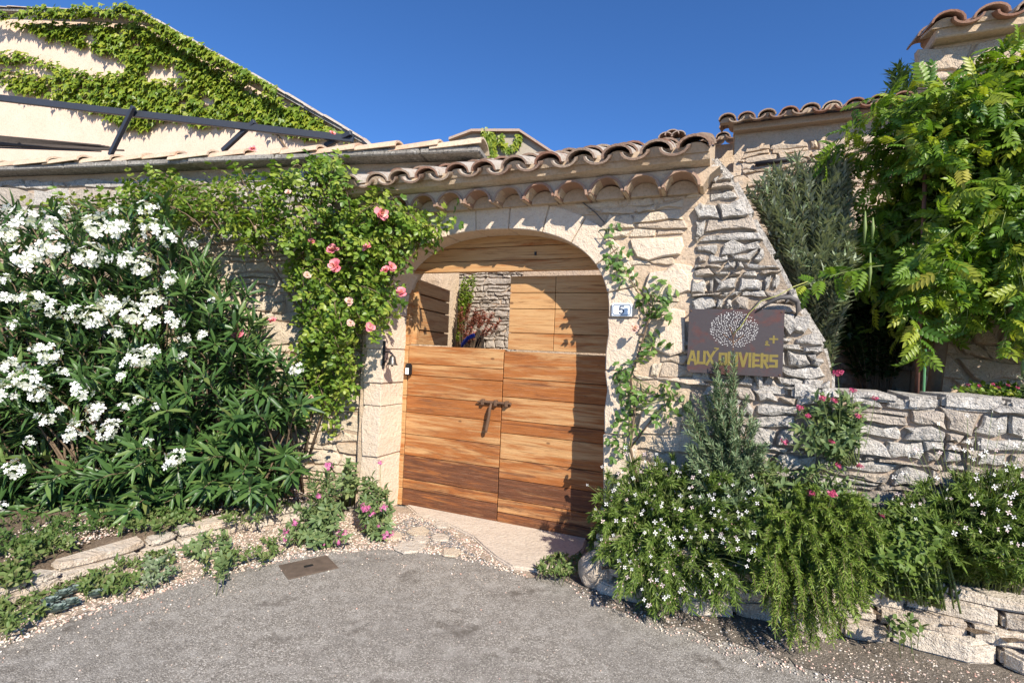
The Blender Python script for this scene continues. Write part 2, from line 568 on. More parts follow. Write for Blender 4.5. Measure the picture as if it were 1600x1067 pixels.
M['wisteria'] = leaf_mat('wisteria_leaf', [(0.065, 0.15, 0.015), (0.115, 0.215, 0.02), (0.19, 0.285, 0.028), (0.30, 0.35, 0.04), (0.40, 0.37, 0.06)], 0.34, 0.42, 0.4)
M['olive'] = leaf_mat('olive_leaf', [(0.10, 0.155, 0.07), (0.16, 0.215, 0.11), (0.24, 0.285, 0.18), (0.34, 0.37, 0.27)], 0.15, 0.45, 0.35, (0.3, 0.32, 0.26))
M['rosemary'] = leaf_mat('rosemary_needle', [(0.085, 0.135, 0.06), (0.13, 0.19, 0.09), (0.19, 0.255, 0.13), (0.25, 0.30, 0.18)], 0.15, 0.5, 0.3)
M['rosemary_trail'] = leaf_mat('trailing_rosemary', [(0.085, 0.14, 0.022), (0.145, 0.215, 0.03), (0.21, 0.29, 0.045), (0.30, 0.35, 0.10)], 0.2, 0.5, 0.3)
M['gaura'] = leaf_mat('gaura_leaf', [(0.07, 0.12, 0.022), (0.11, 0.175, 0.03), (0.17, 0.24, 0.05), (0.26, 0.29, 0.10)], 0.25, 0.5, 0.3)
M['valerian'] = leaf_mat('valerian_leaf', [(0.09, 0.15, 0.055), (0.14, 0.205, 0.08), (0.19, 0.25, 0.10), (0.27, 0.29, 0.10)], 0.25, 0.45, 0.35)
M['weed'] = leaf_mat('weed_leaf', [(0.07, 0.12, 0.03), (0.11, 0.17, 0.045), (0.17, 0.21, 0.07), (0.22, 0.20, 0.1)], 0.2, 0.5, 0.3)
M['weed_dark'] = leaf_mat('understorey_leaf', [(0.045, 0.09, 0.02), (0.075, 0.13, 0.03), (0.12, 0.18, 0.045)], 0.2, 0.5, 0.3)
M['sedum'] = leaf_mat('succulent_leaf', [(0.10, 0.15, 0.13), (0.15, 0.20, 0.18), (0.21, 0.26, 0.24)], 0.05, 0.5, 0.3)
M['maple'] = leaf_mat('maple_leaf', [(0.16, 0.045, 0.035), (0.24, 0.075, 0.055), (0.32, 0.14, 0.09), (0.12, 0.05, 0.04)], 0.25, 0.5, 0.3)
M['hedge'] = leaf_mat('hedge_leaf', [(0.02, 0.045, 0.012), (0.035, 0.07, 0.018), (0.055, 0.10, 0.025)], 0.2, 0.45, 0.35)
M['tree'] = leaf_mat('tree_leaf', [(0.045, 0.085, 0.03), (0.07, 0.12, 0.04), (0.11, 0.16, 0.06)], 0.2, 0.45, 0.35)
M['petal_white'] = leaf_mat('white_petal', [(0.82, 0.82, 0.80), (0.86, 0.86, 0.86), (0.80, 0.80, 0.77)], 0.25, 0.6, 0.2)
M['petal_gaura'] = leaf_mat('gaura_petal', [(0.80, 0.78, 0.77), (0.84, 0.83, 0.82), (0.78, 0.60, 0.60)], 0.25, 0.6, 0.2)
M['petal_bud'] = leaf_mat('gaura_bud', [(0.55, 0.30, 0.28), (0.68, 0.52, 0.46), (0.78, 0.72, 0.68), (0.45, 0.20, 0.18)], 0.2, 0.6, 0.2)
M['petal_pink'] = leaf_mat('pink_petal', [(0.78, 0.18, 0.26), (0.82, 0.27, 0.33), (0.85, 0.42, 0.42), (0.80, 0.50, 0.40)], 0.2, 0.6, 0.2)
M['petal_pale'] = leaf_mat('pale_pink_petal', [(0.80, 0.46, 0.42), (0.82, 0.58, 0.50), (0.78, 0.62, 0.52)], 0.2, 0.6, 0.2)
M['petal_magenta'] = leaf_mat('magenta_petal', [(0.52, 0.10, 0.28), (0.62, 0.17, 0.38), (0.70, 0.28, 0.48)], 0.15, 0.6, 0.2)
M['petal_red'] = leaf_mat('crimson_petal', [(0.50, 0.05, 0.13), (0.60, 0.09, 0.20), (0.66, 0.18, 0.30)], 0.15, 0.6, 0.2)
M['pod'] = plain('green_pod', (0.16, 0.22, 0.07), 0.6, 0, 0.2, 40, 0.1)

# ------------------------------------------------------------------ rubble stones
def clip_half(poly, nx, nz, d):
    out = []
    k = len(poly)
    for i in range(k):
        a, b = poly[i], poly[(i + 1) % k]
        da, db = nx * a[0] + nz * a[1] - d, nx * b[0] + nz * b[1] - d
        if da <= 0:
            out.append(a)
        if da * db < 0:
            s = da / (da - db)
            out.append((a[0] + (b[0] - a[0]) * s, a[1] + (b[1] - a[1]) * s))
    return out


def inside(p, poly):
    r = False
    k = len(poly)
    x, y = p
    for i in range(k):
        x1, y1 = poly[i]
        x2, y2 = poly[(i + 1) % k]
        if (y1 > y) != (y2 > y) and x < (x2 - x1) * (y - y1) / (y2 - y1) + x1:
            r = not r
    return r


def rubble_cells(region, w, h, rng, keep=None, clip=False):
    """bedded rubble: wavy courses cut by slanting joints, some stones split in two beds"""
    xs = [p[0] for p in region]
    zs = [p[1] for p in region]
    sd = rng.uniform(0, 90)
    lines = []
    z = min(zs) - h * rng.uniform(0, 0.6)
    while z < max(zs) + 1.6 * h:
        lines.append(z)
        z += h * rng.choice((0.55, 0.8, 1.0, 1.2, 1.7))
    am = h * 0.34

    def zl(i, x):
        return lines[i] + am * noise.noise(Vector((x / w * 0.55, i * 7.3, sd))) * 1.6 + am * 0.5 * noise.noise(Vector((x / w * 1.9, i * 3.1, sd)))
    cells = []
    for i in range(len(lines) - 1):
        hh = lines[i + 1] - lines[i]
        x = min(xs) - w * rng.uniform(0, 1)
        sl = rng.uniform(-0.25, 0.25) * hh
        while x < max(xs) + w:
            ww = w * rng.choice((0.35, 0.55, 0.8, 1.0, 1.0, 1.35, 1.8)) * (0.75 + 0.35 * hh / h)
            s2 = rng.uniform(-0.35, 0.35) * hh
            x1 = x + ww
            bot = [(q, zl(i, q)) for q in (x - sl, x + ww * 0.33, x + ww * 0.68, x1 - s2)]
            top = [(q, zl(i + 1, q)) for q in (x1 + s2, x + ww * 0.64, x + ww * 0.3, x + sl)]
            bulge = rng.uniform(0.0, 0.12) * hh
            parts = [bot + [(x1 + bulge, (bot[-1][1] + top[0][1]) / 2)] + top + [(x - bulge * 0.3, (bot[0][1] + top[-1][1]) / 2)]]
            if hh > 0.95 * h and rng.random() < 0.22:
                f = rng.uniform(0.35, 0.65)
                mid = [(q, zl(i, q) * (1 - f) + zl(i + 1, q) * f + rng.uniform(-.06, .06) * hh) for q in (x, x + ww * 0.35, x + ww * 0.7, x1)]
                parts = [bot + mid[::-1], mid + top]
            for c in parts:
                cx = sum(p[0] for p in c) / len(c)
                cz = sum(p[1] for p in c) / len(c)
                if inside((cx, cz), region) and (not keep or keep(cx, cz)) and max(p[1] for p in c) - min(p[1] for p in c) > 0.02:
                    cells.append(c)
            x = x1
            sl = s2
    if clip:
        k = len(region)
        for i in range(k):
            a, b = region[i], region[(i + 1) % k]
            nx, nz = b[1] - a[1], -(b[0] - a[0])
            cells = [clip_half(c, nx, nz, nx * a[0] + nz * a[1]) for c in cells]
            cells = [c for c in cells if len(c) > 3]
        cells = [c for c in cells if max(p[0] for p in c) - min(p[0] for p in c) > 0.04 and max(p[1] for p in c) - min(p[1] for p in c) > 0.025]
    rng.shuffle(cells)
    return cells


def stone_mesh(name, poly, m, rng, gap=0.012, proud=0.035, back=0.06, rough=1.0):
    """one rough stone: outline poly (x,z), front towards -y. Returns mesh, centre"""
    cx = sum(p[0] for p in poly) / len(poly)
    cz = sum(p[1] for p in poly) / len(poly)
    q = [(p[0] - cx, p[1] - cz) for p in poly]
    sp = min(max(p[0] for p in q) - min(p[0] for p in q), max(p[1] for p in q) - min(p[1] for p in q))
    jt = min(0.022, sp * 0.10 * rough)
    r = [(p[0] + rng.uniform(-jt, jt), p[1] + rng.uniform(-jt, jt)) for p in q]
    n = len(r)
    sx = max(abs(p[0]) for p in r)
    sz = max(abs(p[1]) for p in r)
    sm = min(sx, sz)
    fx = max(0.4, 1 - gap / max(sx, 1e-3))
    fz = max(0.4, 1 - gap / max(sz, 1e-3))
    o = []
    for (x, z) in r:
        s = 1 + rng.uniform(-0.10, 0.05) * rough
        o.append((x * fx * s, z * fz * s))
    tiltx = rng.uniform(-0.12, 0.12)
    tiltz = rng.uniform(-0.22, 0.10)
    V = []
    ch = min(0.013, sm * 0.3)

    def yy(x, z, d):
        return -(d + tiltx * x * 0.6 + tiltz * z * 0.6)
    for (x, z) in o:
        V.append((x * 1.02, back, z * 1.02))
    for (x, z) in o:
        V.append((x, yy(x, z, proud * rng.uniform(0.25, 0.7)), z))
    for (x, z) in o:
        f = 1 - ch / max(math.hypot(x, z), 1e-3) * rng.uniform(0.5, 1.2)
        f = max(f, 0.5)
        V.append((x * f, yy(x * f, z * f, proud * rng.uniform(0.82, 1.08)), z * f))
    for (x, z) in o:
        f = rng.uniform(0.35, 0.55)
        V.append((x * f, yy(x * f, z * f, proud * rng.uniform(0.92, 1.2)), z * f))
    V.append((0, yy(0, 0, proud * rng.uniform(0.95, 1.3)), 0))
    F = []
    for L in range(3):
        for i in range(n):
            j = (i + 1) % n
            F.append((L * n + i, L * n + j, (L + 1) * n + j, (L + 1) * n + i))
    for i in range(n):
        F.append((3 * n + i, 3 * n + (i + 1) % n, 4 * n))
    me = bpy.data.meshes.new(name)
    me.from_pydata(V, [], F)
    me.materials.append(m)
    # soften the front only a little: split shading by angle
    me.polygons.foreach_set('use_smooth', [True] * len(F))
    me.set_sharp_from_angle(angle=R_(20))
    return me, (cx, cz)


def lay_rubble(root, region, w, h, m, seed, gap=0.012, proud=0.035, keep=None, y=0.0, limit=300, name='stone', mats=None, clip=False, rough=1.0):
    rng = random.Random(seed)
    cells = rubble_cells(region, w, h, rng, keep, clip)
    k = 0
    for c in cells[:limit]:
        ms = m if mats is None else mats(c, rng)
        me, (cx, cz) = stone_mesh(name, c, ms, rng, gap * (rng.uniform(0.5, 2.2) if rough > 1 else 1), proud * rng.uniform(0.6, 1.5), rough=rough)
        link(name, me, root, (cx, y, cz))
        k += 1
    return k


def wall_core(mb, ts, zb, zt, rows, thick, amp, y=0.0, seed=0.0):
    """mortar body of a wall, its face uneven; ts along, zb/zt bottom and top heights"""
    nt_, nr = len(ts), rows + 1
    V = []
    for t in ts:
        for r in range(nr):
            z = zb(t) + (zt(t) - zb(t)) * r / rows
            d = amp * noise.noise(Vector((t * 3.1, z * 4.3, seed))) + amp * 0.6 * noise.noise(Vector((t * 11, z * 13, seed + 5)))
            V.append((t, y + d, z))
    F = []
    for i in range(nt_ - 1):
        for r in range(rows):
            a = i * nr + r
            F.append((a, a + nr, a + nr + 1, a + 1))
    b0 = len(V)
    for t in ts:
        V.append((t, y + thick, zb(t)))
        V.append((t, y + thick, zt(t)))
    for i in range(nt_ - 1):
        F.append((b0 + 2 * i, b0 + 2 * i + 1, b0 + 2 * i + 3, b0 + 2 * i + 2))
        F.append((i * nr, b0 + 2 * i, b0 + 2 * i + 2, (i + 1) * nr))
        F.append((i * nr + rows, (i + 1) * nr + rows, b0 + 2 * i + 3, b0 + 2 * i + 1))
    F.append(tuple([r for r in range(nr)] + [b0 + 1, b0]))
    e = (nt_ - 1) * nr
    F.append(tuple([e + r for r in range(nr - 1, -1, -1)] + [b0 + 2 * (nt_ - 1), b0 + 2 * (nt_ - 1) + 1]))
    mb.add(V, F)


def span(a, b, step):
    k = max(1, int(round((b - a) / step)))
    return [a + (b - a) * i / k for i in range(k + 1)]


# ------------------------------------------------------------------ the gateway (gate frame: x along wall, y into it)
A_C, A_W, A_S, A_R, A_E = -1.925, 1.055, 1.88, 0.745, 2.4     # arch centre, half width, springing, rise, exponent


def arch_z(t):
    u = min(1.0, abs(t - A_C) / A_W)
    return A_S + A_R * (1 - u ** A_E) ** (1 / A_E)


def arch_pt(s):
    """s in 0..pi from right springing to left"""
    c, n = math.cos(s), math.sin(s)
    return (A_C + A_W * math.copysign(abs(c) ** (2 / A_E), c), A_S + A_R * abs(n) ** (2 / A_E))


GATE_ROT = -TH
gate_loc = tuple(GF)
gw_root = thing('gateway_wall', 'tan rubble stone gateway wall with pale arched doorway', 'wall', gate_loc, GATE_ROT)
mb = MB()
TOPZ = 2.84
wall_core(mb, span(-3.24, -3.0, 0.06), lambda t: -0.05, lambda t: TOPZ, 40, 0.42, 0.012, seed=1)
ts = [A_C + (A_W + 0.018) * math.copysign(1 - (1 - abs(k) / 16) ** 1.6, k) for k in range(-16, 17)]
wall_core(mb, ts, lambda t: arch_z(t) + 0.03, lambda t: TOPZ, 10, 0.42, 0.012, seed=1)
wall_core(mb, span(-0.85, -0.25, 0.06), lambda t: -0.05, lambda t: TOPZ, 40, 0.42, 0.012, seed=1)
mb.obj('mortar_body', M['tan_mortar'], gw_root)


def ring_dist(t, z):
    """distance outside the opening, about"""
    if z < A_S:
        return max(t - (A_C + A_W), (A_C - A_W) - t)
    u = ((abs(t - A_C) / A_W) ** A_E + ((z - A_S) / A_R) ** A_E) ** (1 / A_E)
    return (u - 1) * math.hypot(t - A_C, z - A_S) / max(u, 1e-3)


lay_rubble(gw_root, [(-3.2, 0.0), (-0.27, 0.0), (-0.27, 2.80), (-3.2, 2.80)], 0.21, 0.092, None, 11, 0.006, 0.022, mats=lambda c, r: M[r.choice(('tan_stone', 'tan_stone', 'pale_stone', 'house_stone'))],
           keep=lambda x, z: ring_dist(x, z) > (0.27 if z > A_S else 0.26), limit=290)
# bigger squared blocks right of the arch, as in the old wall
rng = random.Random(5)
for p in ([(-0.63, 2.05), (-0.45, 2.0), (-0.28, 2.07), (-0.27, 2.2), (-0.35, 2.26), (-0.6, 2.25)], [(-0.52, 1.64), (-0.40, 1.60), (-0.29, 1.63), (-0.28, 1.94), (-0.42, 1.98), (-0.5, 1.93)],
          [(-0.62, 1.02), (-0.44, 1.0), (-0.30, 1.03), (-0.28, 1.25), (-0.5, 1.28), (-0.61, 1.22)]):
    me, (cx, cz) = stone_mesh('stone', p, M['pale_stone'], rng, 0.004, 0.030, 0.03, 0.8)
    link('stone', me, gw_root, (cx, -0.004, cz))

# dressed jamb blocks (each its own stone), wrap from face to reveal
rng = random.Random(21)
for side in (-1, 1):
    xi = A_C + side * A_W
    zs_ = [0.0, 0.53, 1.012, 1.222, 1.55, A_S] if side < 0 else [0.0, 0.42, 0.98, 1.47, A_S]
    for k in range(len(zs_) - 1):
        wd = rng.uniform(0.20, 0.25) if side < 0 else rng.uniform(0.17, 0.27)
        x0, x1 = (xi - wd, xi) if side < 0 else (xi, xi + wd)
        j = [rng.uniform(-0.008, 0.008) for _ in range(8)]
        z0, z1 = zs_[k] + 0.002, zs_[k + 1] - 0.002
        b = MB()
        zm = [z0 + (z1 - z0) * f for f in (0, 0.35, 0.7, 1)]
        pl = [(x0 + rng.uniform(-0.015, 0.02), z) for z in zm]
        pr = [(x1 + rng.uniform(-0.006, 0.004) * (1 if side < 0 else -1), z) for z in zm]
        b.prism([(p[0], p[1] + j[i]) if i in (0,) else p for i, p in enumerate(pr)][::1] + pl[::-1], -0.02 + j[4], 0.34)
        b.obj('jamb_block', M['pale_stone'], gw_root, bevel=0.007, seg=2)
# voussoirs
cuts = [0.0, 0.20, 0.52, 0.88, 1.18, 1.46, 1.66, 1.92, 2.25, 2.58, 2.90, PI]
for k in range(len(cuts) - 1):
    a, c = cuts[k], cuts[k + 1]
    inn, out = [], []
    n = 6
    for i in range(n + 1):
        s = a + (c - a) * i / n
        p = arch_pt(s)
        e = 1e-3
        p0, p1 = arch_pt(max(0, s - e)), arch_pt(min(PI, s + e))
        tx, tz = p1[0] - p0[0], p1[1] - p0[1]
        L = math.hypot(tx, tz) or 1
        nx, nz = tz / L, -tx / L
        wd = 0.225 + rng.uniform(-0.006, 0.006)
        inn.append((p[0] - 0.002 * nx, p[1] - 0.002 * nz))
        out.append((p[0] + nx * wd, p[1] + nz * wd))
    # joints
    def shift(p, q, d):
        L = math.hypot(q[0] - p[0], q[1] - p[1]) or 1
        return (p[0] + (q[0] - p[0]) / L * d, p[1] + (q[1] - p[1]) / L * d)
    inn[0], out[0] = shift(inn[0], inn[1], 0.004), shift(out[0], out[1], 0.004)
    inn[-1], out[-1] = shift(inn[-1], inn[-2], 0.004), shift(out[-1], out[-2], 0.004)
    b = MB()
    b.prism(inn + out[::-1], -0.018 + rng.uniform(-0.006, 0.006), 0.34)
    b.obj('arch_stone', M['pale_stone'], gw_root, bevel=0.006)
# thin cable sagging over the arch
mb = MB()
cp = [(-2.5, 2.83), (-2.2, 2.855), (-1.9, 2.865), (-1.55, 2.862), (-1.25, 2.85), (-1.12, 2.80), (-1.0, 2.70), (-0.93, 2.62)]
mb.tube([(t, -0.03, z) for t, z in cp], 0.005, 5)
mb.obj('cable', M['wire'], gw_root, smooth=True)

# grey ramped end of the wall, right of the gate
ramp_root = thing('ramped_wall_end', 'grey lichened rubble wall end sloping down right of the gateway', 'wall', gate_loc, GATE_ROT)
RP = [(-0.25, 3.06), (-0.165, 3.08), (-0.02, 2.89), (0.12, 2.62), (0.27, 2.33), (0.44, 1.98), (0.59, 1.72), (0.635, 1.55), (0.645, 1.40)]


def ramp_top(t):
    for (a, b) in zip(RP[:-1], RP[1:]):
        if t <= b[0]:
            return a[1] + (b[1] - a[1]) * (t - a[0]) / max(1e-6, b[0] - a[0])
    return 1.4


mb = MB()
wall_core(mb, span(-0.25, 0.635, 0.035), lambda t: 0.0, lambda t: ramp_top(t) - 0.045 + 0.03 * noise.noise(Vector((t * 9, 3, 1))), 36, 0.45, 0.014, seed=4)
mb.obj('mortar_body', M['ramp_mortar'], ramp_root)
lay_rubble(ramp_root, [(-0.27, 1.40), (0.64, 1.40), (0.62, 1.62), (0.585, 1.73), (-0.02, 2.89), (-0.16, 3.05), (-0.27, 3.05)],
           0.15, 0.098, None, 31, 0.010, 0.034, y=-0.004, clip=True, rough=1.7, mats=lambda c, r: M['grey_stone'] if r.random() < 0.75 else M['warm_grey_stone'])
# rough capping stones along the slope
rng = random.Random(9)
for (a, b) in zip(RP[1:-1], RP[2:]):
    L = math.hypot(b[0] - a[0], b[1] - a[1])
    k = max(1, int(L / 0.2))
    for i in range(k):
        f0, f1 = i / k, (i + 1) / k
        x0, z0 = a[0] + (b[0] - a[0]) * f0, a[1] + (b[1] - a[1]) * f0
        x1, z1 = a[0] + (b[0] - a[0]) * f1, a[1] + (b[1] - a[1]) * f1
        nx, nz = -(z1 - z0), (x1 - x0)
        q = math.hypot(nx, nz)
        nx, nz = -nx / q * -1, nz / q
        nx, nz = abs((z1 - z0)) / q, abs((x1 - x0)) / q
        hh = rng.uniform(0.015, 0.045)
        dp = rng.uniform(0.06, 0.10)
        for yy0, yy1 in ((0.03, 0.20), (0.21, 0.44)):
            m_ = MB()
            y0 = yy0 + rng.uniform(-0.015, 0.01)
            m_.prism([(x0 - nx * dp, z0 - nz * dp), (x1 - nx * dp, z1 - nz * dp), (x1 + nx * hh * rng.uniform(.6, 1), z1 + nz * hh), (x0 + nx * hh, z0 + nz * hh * rng.uniform(.5, 1))][::1], y0, yy1)
            me = m_.mesh('stone', M['grey_stone'], bevel=0.022, seg=2)
            link('stone', me, ramp_root)

# low garden wall
low_root = thing('low_garden_wall', 'low grey drystone garden wall under the wisteria', 'wall', gate_loc, GATE_ROT)
mb = MB()
wall_core(mb, span(-0.24, 3.3, 0.06), lambda t: -0.02, lambda t: 1.36 + 0.012 * noise.noise(Vector((t * 3, 0, 0))), 26, 0.44, 0.010, y=-0.015, seed=8)
mb.obj('mortar_body', M['grey_mortar'], low_root)


def low_mats(c, rng):
    return M['grey_stone'] if rng.random() < 0.55 else M['warm_grey_stone']


lay_rubble(low_root, [(-0.1, 0.40), (1.75, 0.40), (1.75, 1.37), (-0.1, 1.37)], 0.135, 0.066, None, 43, 0.007, 0.036, y=-0.018, rough=1.6, mats=low_mats, limit=298)
rng = random.Random(44)
t = 0.16
while t < 3.2:
    L = rng.uniform(0.12, 0.42)
    m_ = MB()
    z0 = 1.355 + rng.uniform(-0.012, 0.01)
    z1 = z0 + rng.uniform(0.05, 0.095)
    poly = [(t, -0.03 - rng.uniform(0, .04)), (t + L * .4, -0.04 - rng.uniform(0, .04)), (t + L - 0.012, -0.02 - rng.uniform(0, .05)), (t + L - 0.012, 0.45), (t + L * .5, 0.46), (t, 0.45)]
    m_.slab(poly, z0, z1)
    me = m_.mesh('cap_stone', M['grey_stone'], bevel=0.018, seg=2)
    for v in me.vertices:
        v.co += Vector((0, 0.018 * noise.noise(v.co * 7), 0.014 * noise.noise(v.co * 8 + Vector((3, 1, 2)))))
    o = link('cap_stone', me, low_root)
    o.rotation_euler = (rng.uniform(-0.01, 0.01), rng.uniform(-.01, .01), 0)
    t += L

# ------------------------------------------------------------------ gate roof: canal tiles and genoise
def canal_tile(name, L, w0, w1, h, th, m, n=8):
    """half-round tapered tile: axis +y from 0 (w0) to L (w1), crest up"""
    V, F = [], []
    for (yy, w) in ((0.0, w0), (L * 0.5, (w0 + w1) / 2), (L, w1)):
        for (rw, rh) in ((w / 2, h * w / w0), (w / 2 - th, h * w / w0 - th)):
            for i in range(n + 1):
                a = PI * i / n
                V.append((-math.cos(a) * rw, yy, math.sin(a) * rh))
    k = n + 1
    for s in range(2):
        b0, b1 = s * 2 * k, (s + 1) * 2 * k
        for i in range(n):
            F.append((b0 + i, b0 + i + 1, b1 + i + 1, b1 + i))
            F.append((b0 + k + i + 1, b0 + k + i, b1 + k + i, b1 + k + i + 1))
        F.append((b0, b1, b1 + k, b0 + k))
        F.append((b0 + n, b0 + k + n, b1 + k + n, b1 + n))
    e = 4 * k
    for i in range(n):
        F.append((i + 1, i, k + i, k + i + 1))
        F.append((e + i, e + i + 1, e + k + i + 1, e + k + i))
    me = bpy.data.meshes.new(name)
    me.from_pydata(V, [], F)
    me.materials.append(m)
    me.polygons.foreach_set('use_smooth', [True] * len(F))
    me.set_sharp_from_angle(angle=R_(50))
    return me


TILE = canal_tile('cover_tile', 0.45, 0.228, 0.175, 0.086, 0.016, M['tile'])
PAN = canal_tile('pan_tile', 0.45, 0.20, 0.235, 0.062, 0.016, M['tile'])
GEN = canal_tile('eave_tile', 0.30, 0.262, 0.24, 0.12, 0.017, M['tile_clean'], 10)


fb = MB()
fb.prism([(0.092 * math.cos(PI * q / 8), 0.068 * math.sin(PI * q / 8)) for q in range(9)], 0.0, 0.3)
FILL = fb.mesh('tile_bedding', M['eave_mortar'])


def tiled_roof(root, t0, t1, pitch, y_eave, z_eave, slope, rows, seed, jit=1.0, expo=0.33):
    """rows of cover and pan tiles; rises towards +y"""
    rng = random.Random(seed)
    n = int(round((t1 - t0) / pitch))
    cs, sn = math.cos(slope), math.sin(slope)
    for i in range(n + 1):
        x = t0 + (t1 - t0) * i / n
        for j in range(rows):
            d = j * expo + rng.uniform(-0.025, 0.025) * jit
            lift = 0.022 + 0.010 * j * 0
            if j == 0:
                fo = link('tile_bedding', FILL, root)
                fo.location = (x, y_eave + 0.05 + rng.uniform(-.02, .02), z_eave + 0.012)
                fo.rotation_euler = (slope, 0, 0)
            o = link('cover_tile', TILE, root)
            o.location = (x + rng.uniform(-0.012, 0.012) * jit, y_eave + d * cs, z_eave + d * sn + lift + rng.uniform(-0.004, 0.008) * jit)
            o.rotation_euler = (slope - 0.035 + rng.uniform(-0.025, 0.02) * jit, rng.uniform(-0.06, 0.06) * jit, rng.uniform(-0.05, 0.05) * jit)
        if i < n:
            xm = x + (t1 - t0) / n / 2
            for j in range(rows):
                d = j * expo - 0.035 + rng.uniform(-0.02, 0.02) * jit
                o = link('pan_tile', PAN, root)
                o.location = (xm + rng.uniform(-0.01, 0.01) * jit, y_eave + d * cs, z_eave + d * sn + 0.045 + rng.uniform(-0.005, 0.005) * jit)
                o.rotation_euler = (-slope + rng.uniform(-0.02, 0.02) * jit, PI + rng.uniform(-0.05, 0.05) * jit, rng.uniform(-0.04, 0.04) * jit)


roof = thing('gateway_roof', 'curved terracotta canal tile roof over the gateway', 'roof', gate_loc, GATE_ROT)
RT0, RT1 = -3.42, -0.26
tiled_roof(roof, RT0, RT1, 0.268, -0.365, 2.985, R_(23), 3, 3)
mb = MB()
# mortar bedding: cove below the tiles, profile (y,z) swept along t
prof = [(-0.29, 3.05), (-0.285, 2.985), (-0.275, 2.955), (-0.235, 2.938), (-0.20, 2.93), (0.0, 2.90), (0.42, 2.90), (0.60, 3.20), (0.58, 3.38), (0.2, 3.22)]
ts = span(-3.46, -0.165, 0.06)
V = []
for t in ts:
    for (y, z) in prof:
        V.append((t, y + 0.012 * noise.noise(Vector((t * 5, y * 9, 2))), z + 0.008 * noise.noise(Vector((t * 6, y * 9, 7)))))
k = len(prof)
F = [(i * k + j, (i + 1) * k + j, (i + 1) * k + (j + 1) % k, i * k + (j + 1) % k) for i in range(len(ts) - 1) for j in range(k)]
F += [tuple(range(k)), tuple((len(ts) - 1) * k + j for j in range(k - 1, -1, -1))]
mb.add(V, F)
mb.obj('mortar_bed', M['eave_mortar'], roof)
n = 12
for i in range(n):
    x = -3.30 + i * 0.268
    o = link('eave_tile', GEN, roof)
    o.location = (x, -0.222 + rng.uniform(-.01, .01), 2.80 + rng.uniform(-.006, .006))
    o.rotation_euler = (rng.uniform(-.02, .02), rng.uniform(-.04, .04), rng.uniform(-.03, .03))
    # mortar packed inside each eave tile, set back from its mouth
    m_ = MB()
    pl = [(x + 0.108 * math.cos(PI * q / 10), 2.795 + 0.098 * math.sin(PI * q / 10)) for q in range(11)]
    m_.prism(pl, -0.06 + rng.uniform(-.02, .02), 0.02)
    m_.obj('eave_filling', M['eave_mortar'], roof)
# wall between the eave tiles and the rubble, and the fill between the arcs
mb = MB()
wall_core(mb, span(-3.42, -0.17, 0.065), lambda t: 2.70, lambda t: 2.92, 6, 0.40, 0.01, y=-0.01, seed=3)
mb.obj('eave_course', M['tan_mortar'], roof)
mb = MB()
for i in range(n + 1):
    x = -3.30 + (i - 0.5) * 0.268
    mb = MB()
    mb.prism([(x - 0.012, 2.795), (x + 0.012, 2.795), (x + 0.055, 2.87), (x + 0.12, 2.925), (x - 0.12, 2.925), (x - 0.055, 2.87)], -0.205, 0.0)
    mb.obj('eave_infill', M['eave_mortar'], roof)
# ------------------------------------------------------------------ wooden gate
gate = thing('wooden_gate', 'double leaf weathered wooden plank gate with iron bolt', 'gate', gate_loc, GATE_ROT)
DY = 0.33
rng = random.Random(77)


def plank(parent, x0, x1, z0, z1, y0, y1, tone, orange, nm='plank'):
    b = MB()
    g = 0.0024
    b.box(x0 + 0.001, x1 - 0.001, y0 + rng.uniform(-0.003, 0.003), y1, z0 + g, z1 - g)
    o = b.obj(nm, M['wood'], parent, bevel=0.003)
    o.color = (tone, orange, 0, 1)
    return o


LZ = [0.015, 0.185, 0.28, 0.51, 0.72, 0.935, 1.10, 1.305, 1.415, 1.60]
LT = [0.98, 0.5, 0.92, 0.28, 0.15, 0.25, 0.12, 0.16, 0.05]
LO = [0.95, 0.75, 0.95, 0.62, 0.52, 1.05, 0.78, 0.74, 0.58]
RZ = [0.01, 0.115, 0.24, 0.425, 0.60, 0.835, 0.955, 1.165, 1.335, 1.585]
RT = [0.85, 0.5, 0.98, 0.30, 0.12, 0.28, 0.12, 0.2, 0.1]
RO = [0.95, 0.80, 0.85, 0.74, 0.50, 1.1, 0.66, 0.90, 0.70]
for nm, x0, x1, Z, T, O in (('left', -2.935, -1.905, LZ, LT, LO), ('right', -1.898, -0.83, RZ, RT, RO)):
    leaf = link('gate_leaf', None, gate)
    leaf.empty_display_size = 0.1
    for k in range(len(Z) - 1):
        plank(leaf, x0, x1, Z[k], Z[k + 1], DY, DY + 0.045, T[k], O[k])
    b = MB()                         # added backing, toned dark, stops light showing through the board gaps
    b.box(x0 + 0.004, x1 - 0.004, DY + 0.047, DY + 0.075, Z[0] + 0.004, Z[-1] - 0.004)
    q = b.obj('gap_backing', M['wood'], leaf)
    q.color = (0.9, 0.7, 0, 1)
# narrow stile strip between left jamb and leaf, in short lengths
for k in range(len(LZ) - 1):
    plank(gate, -2.99, -2.94, LZ[k], LZ[k + 1], DY - 0.006, DY + 0.04, 0.0, 0.2, 'stile_strip')
for z0, z1 in ((1.60, 1.86), (1.86, 2.29)):
    plank(gate, -3.0, -2.945, z0, z1, DY - 0.004, DY + 0.05, 0.0, 0.3, 'stile_strip')
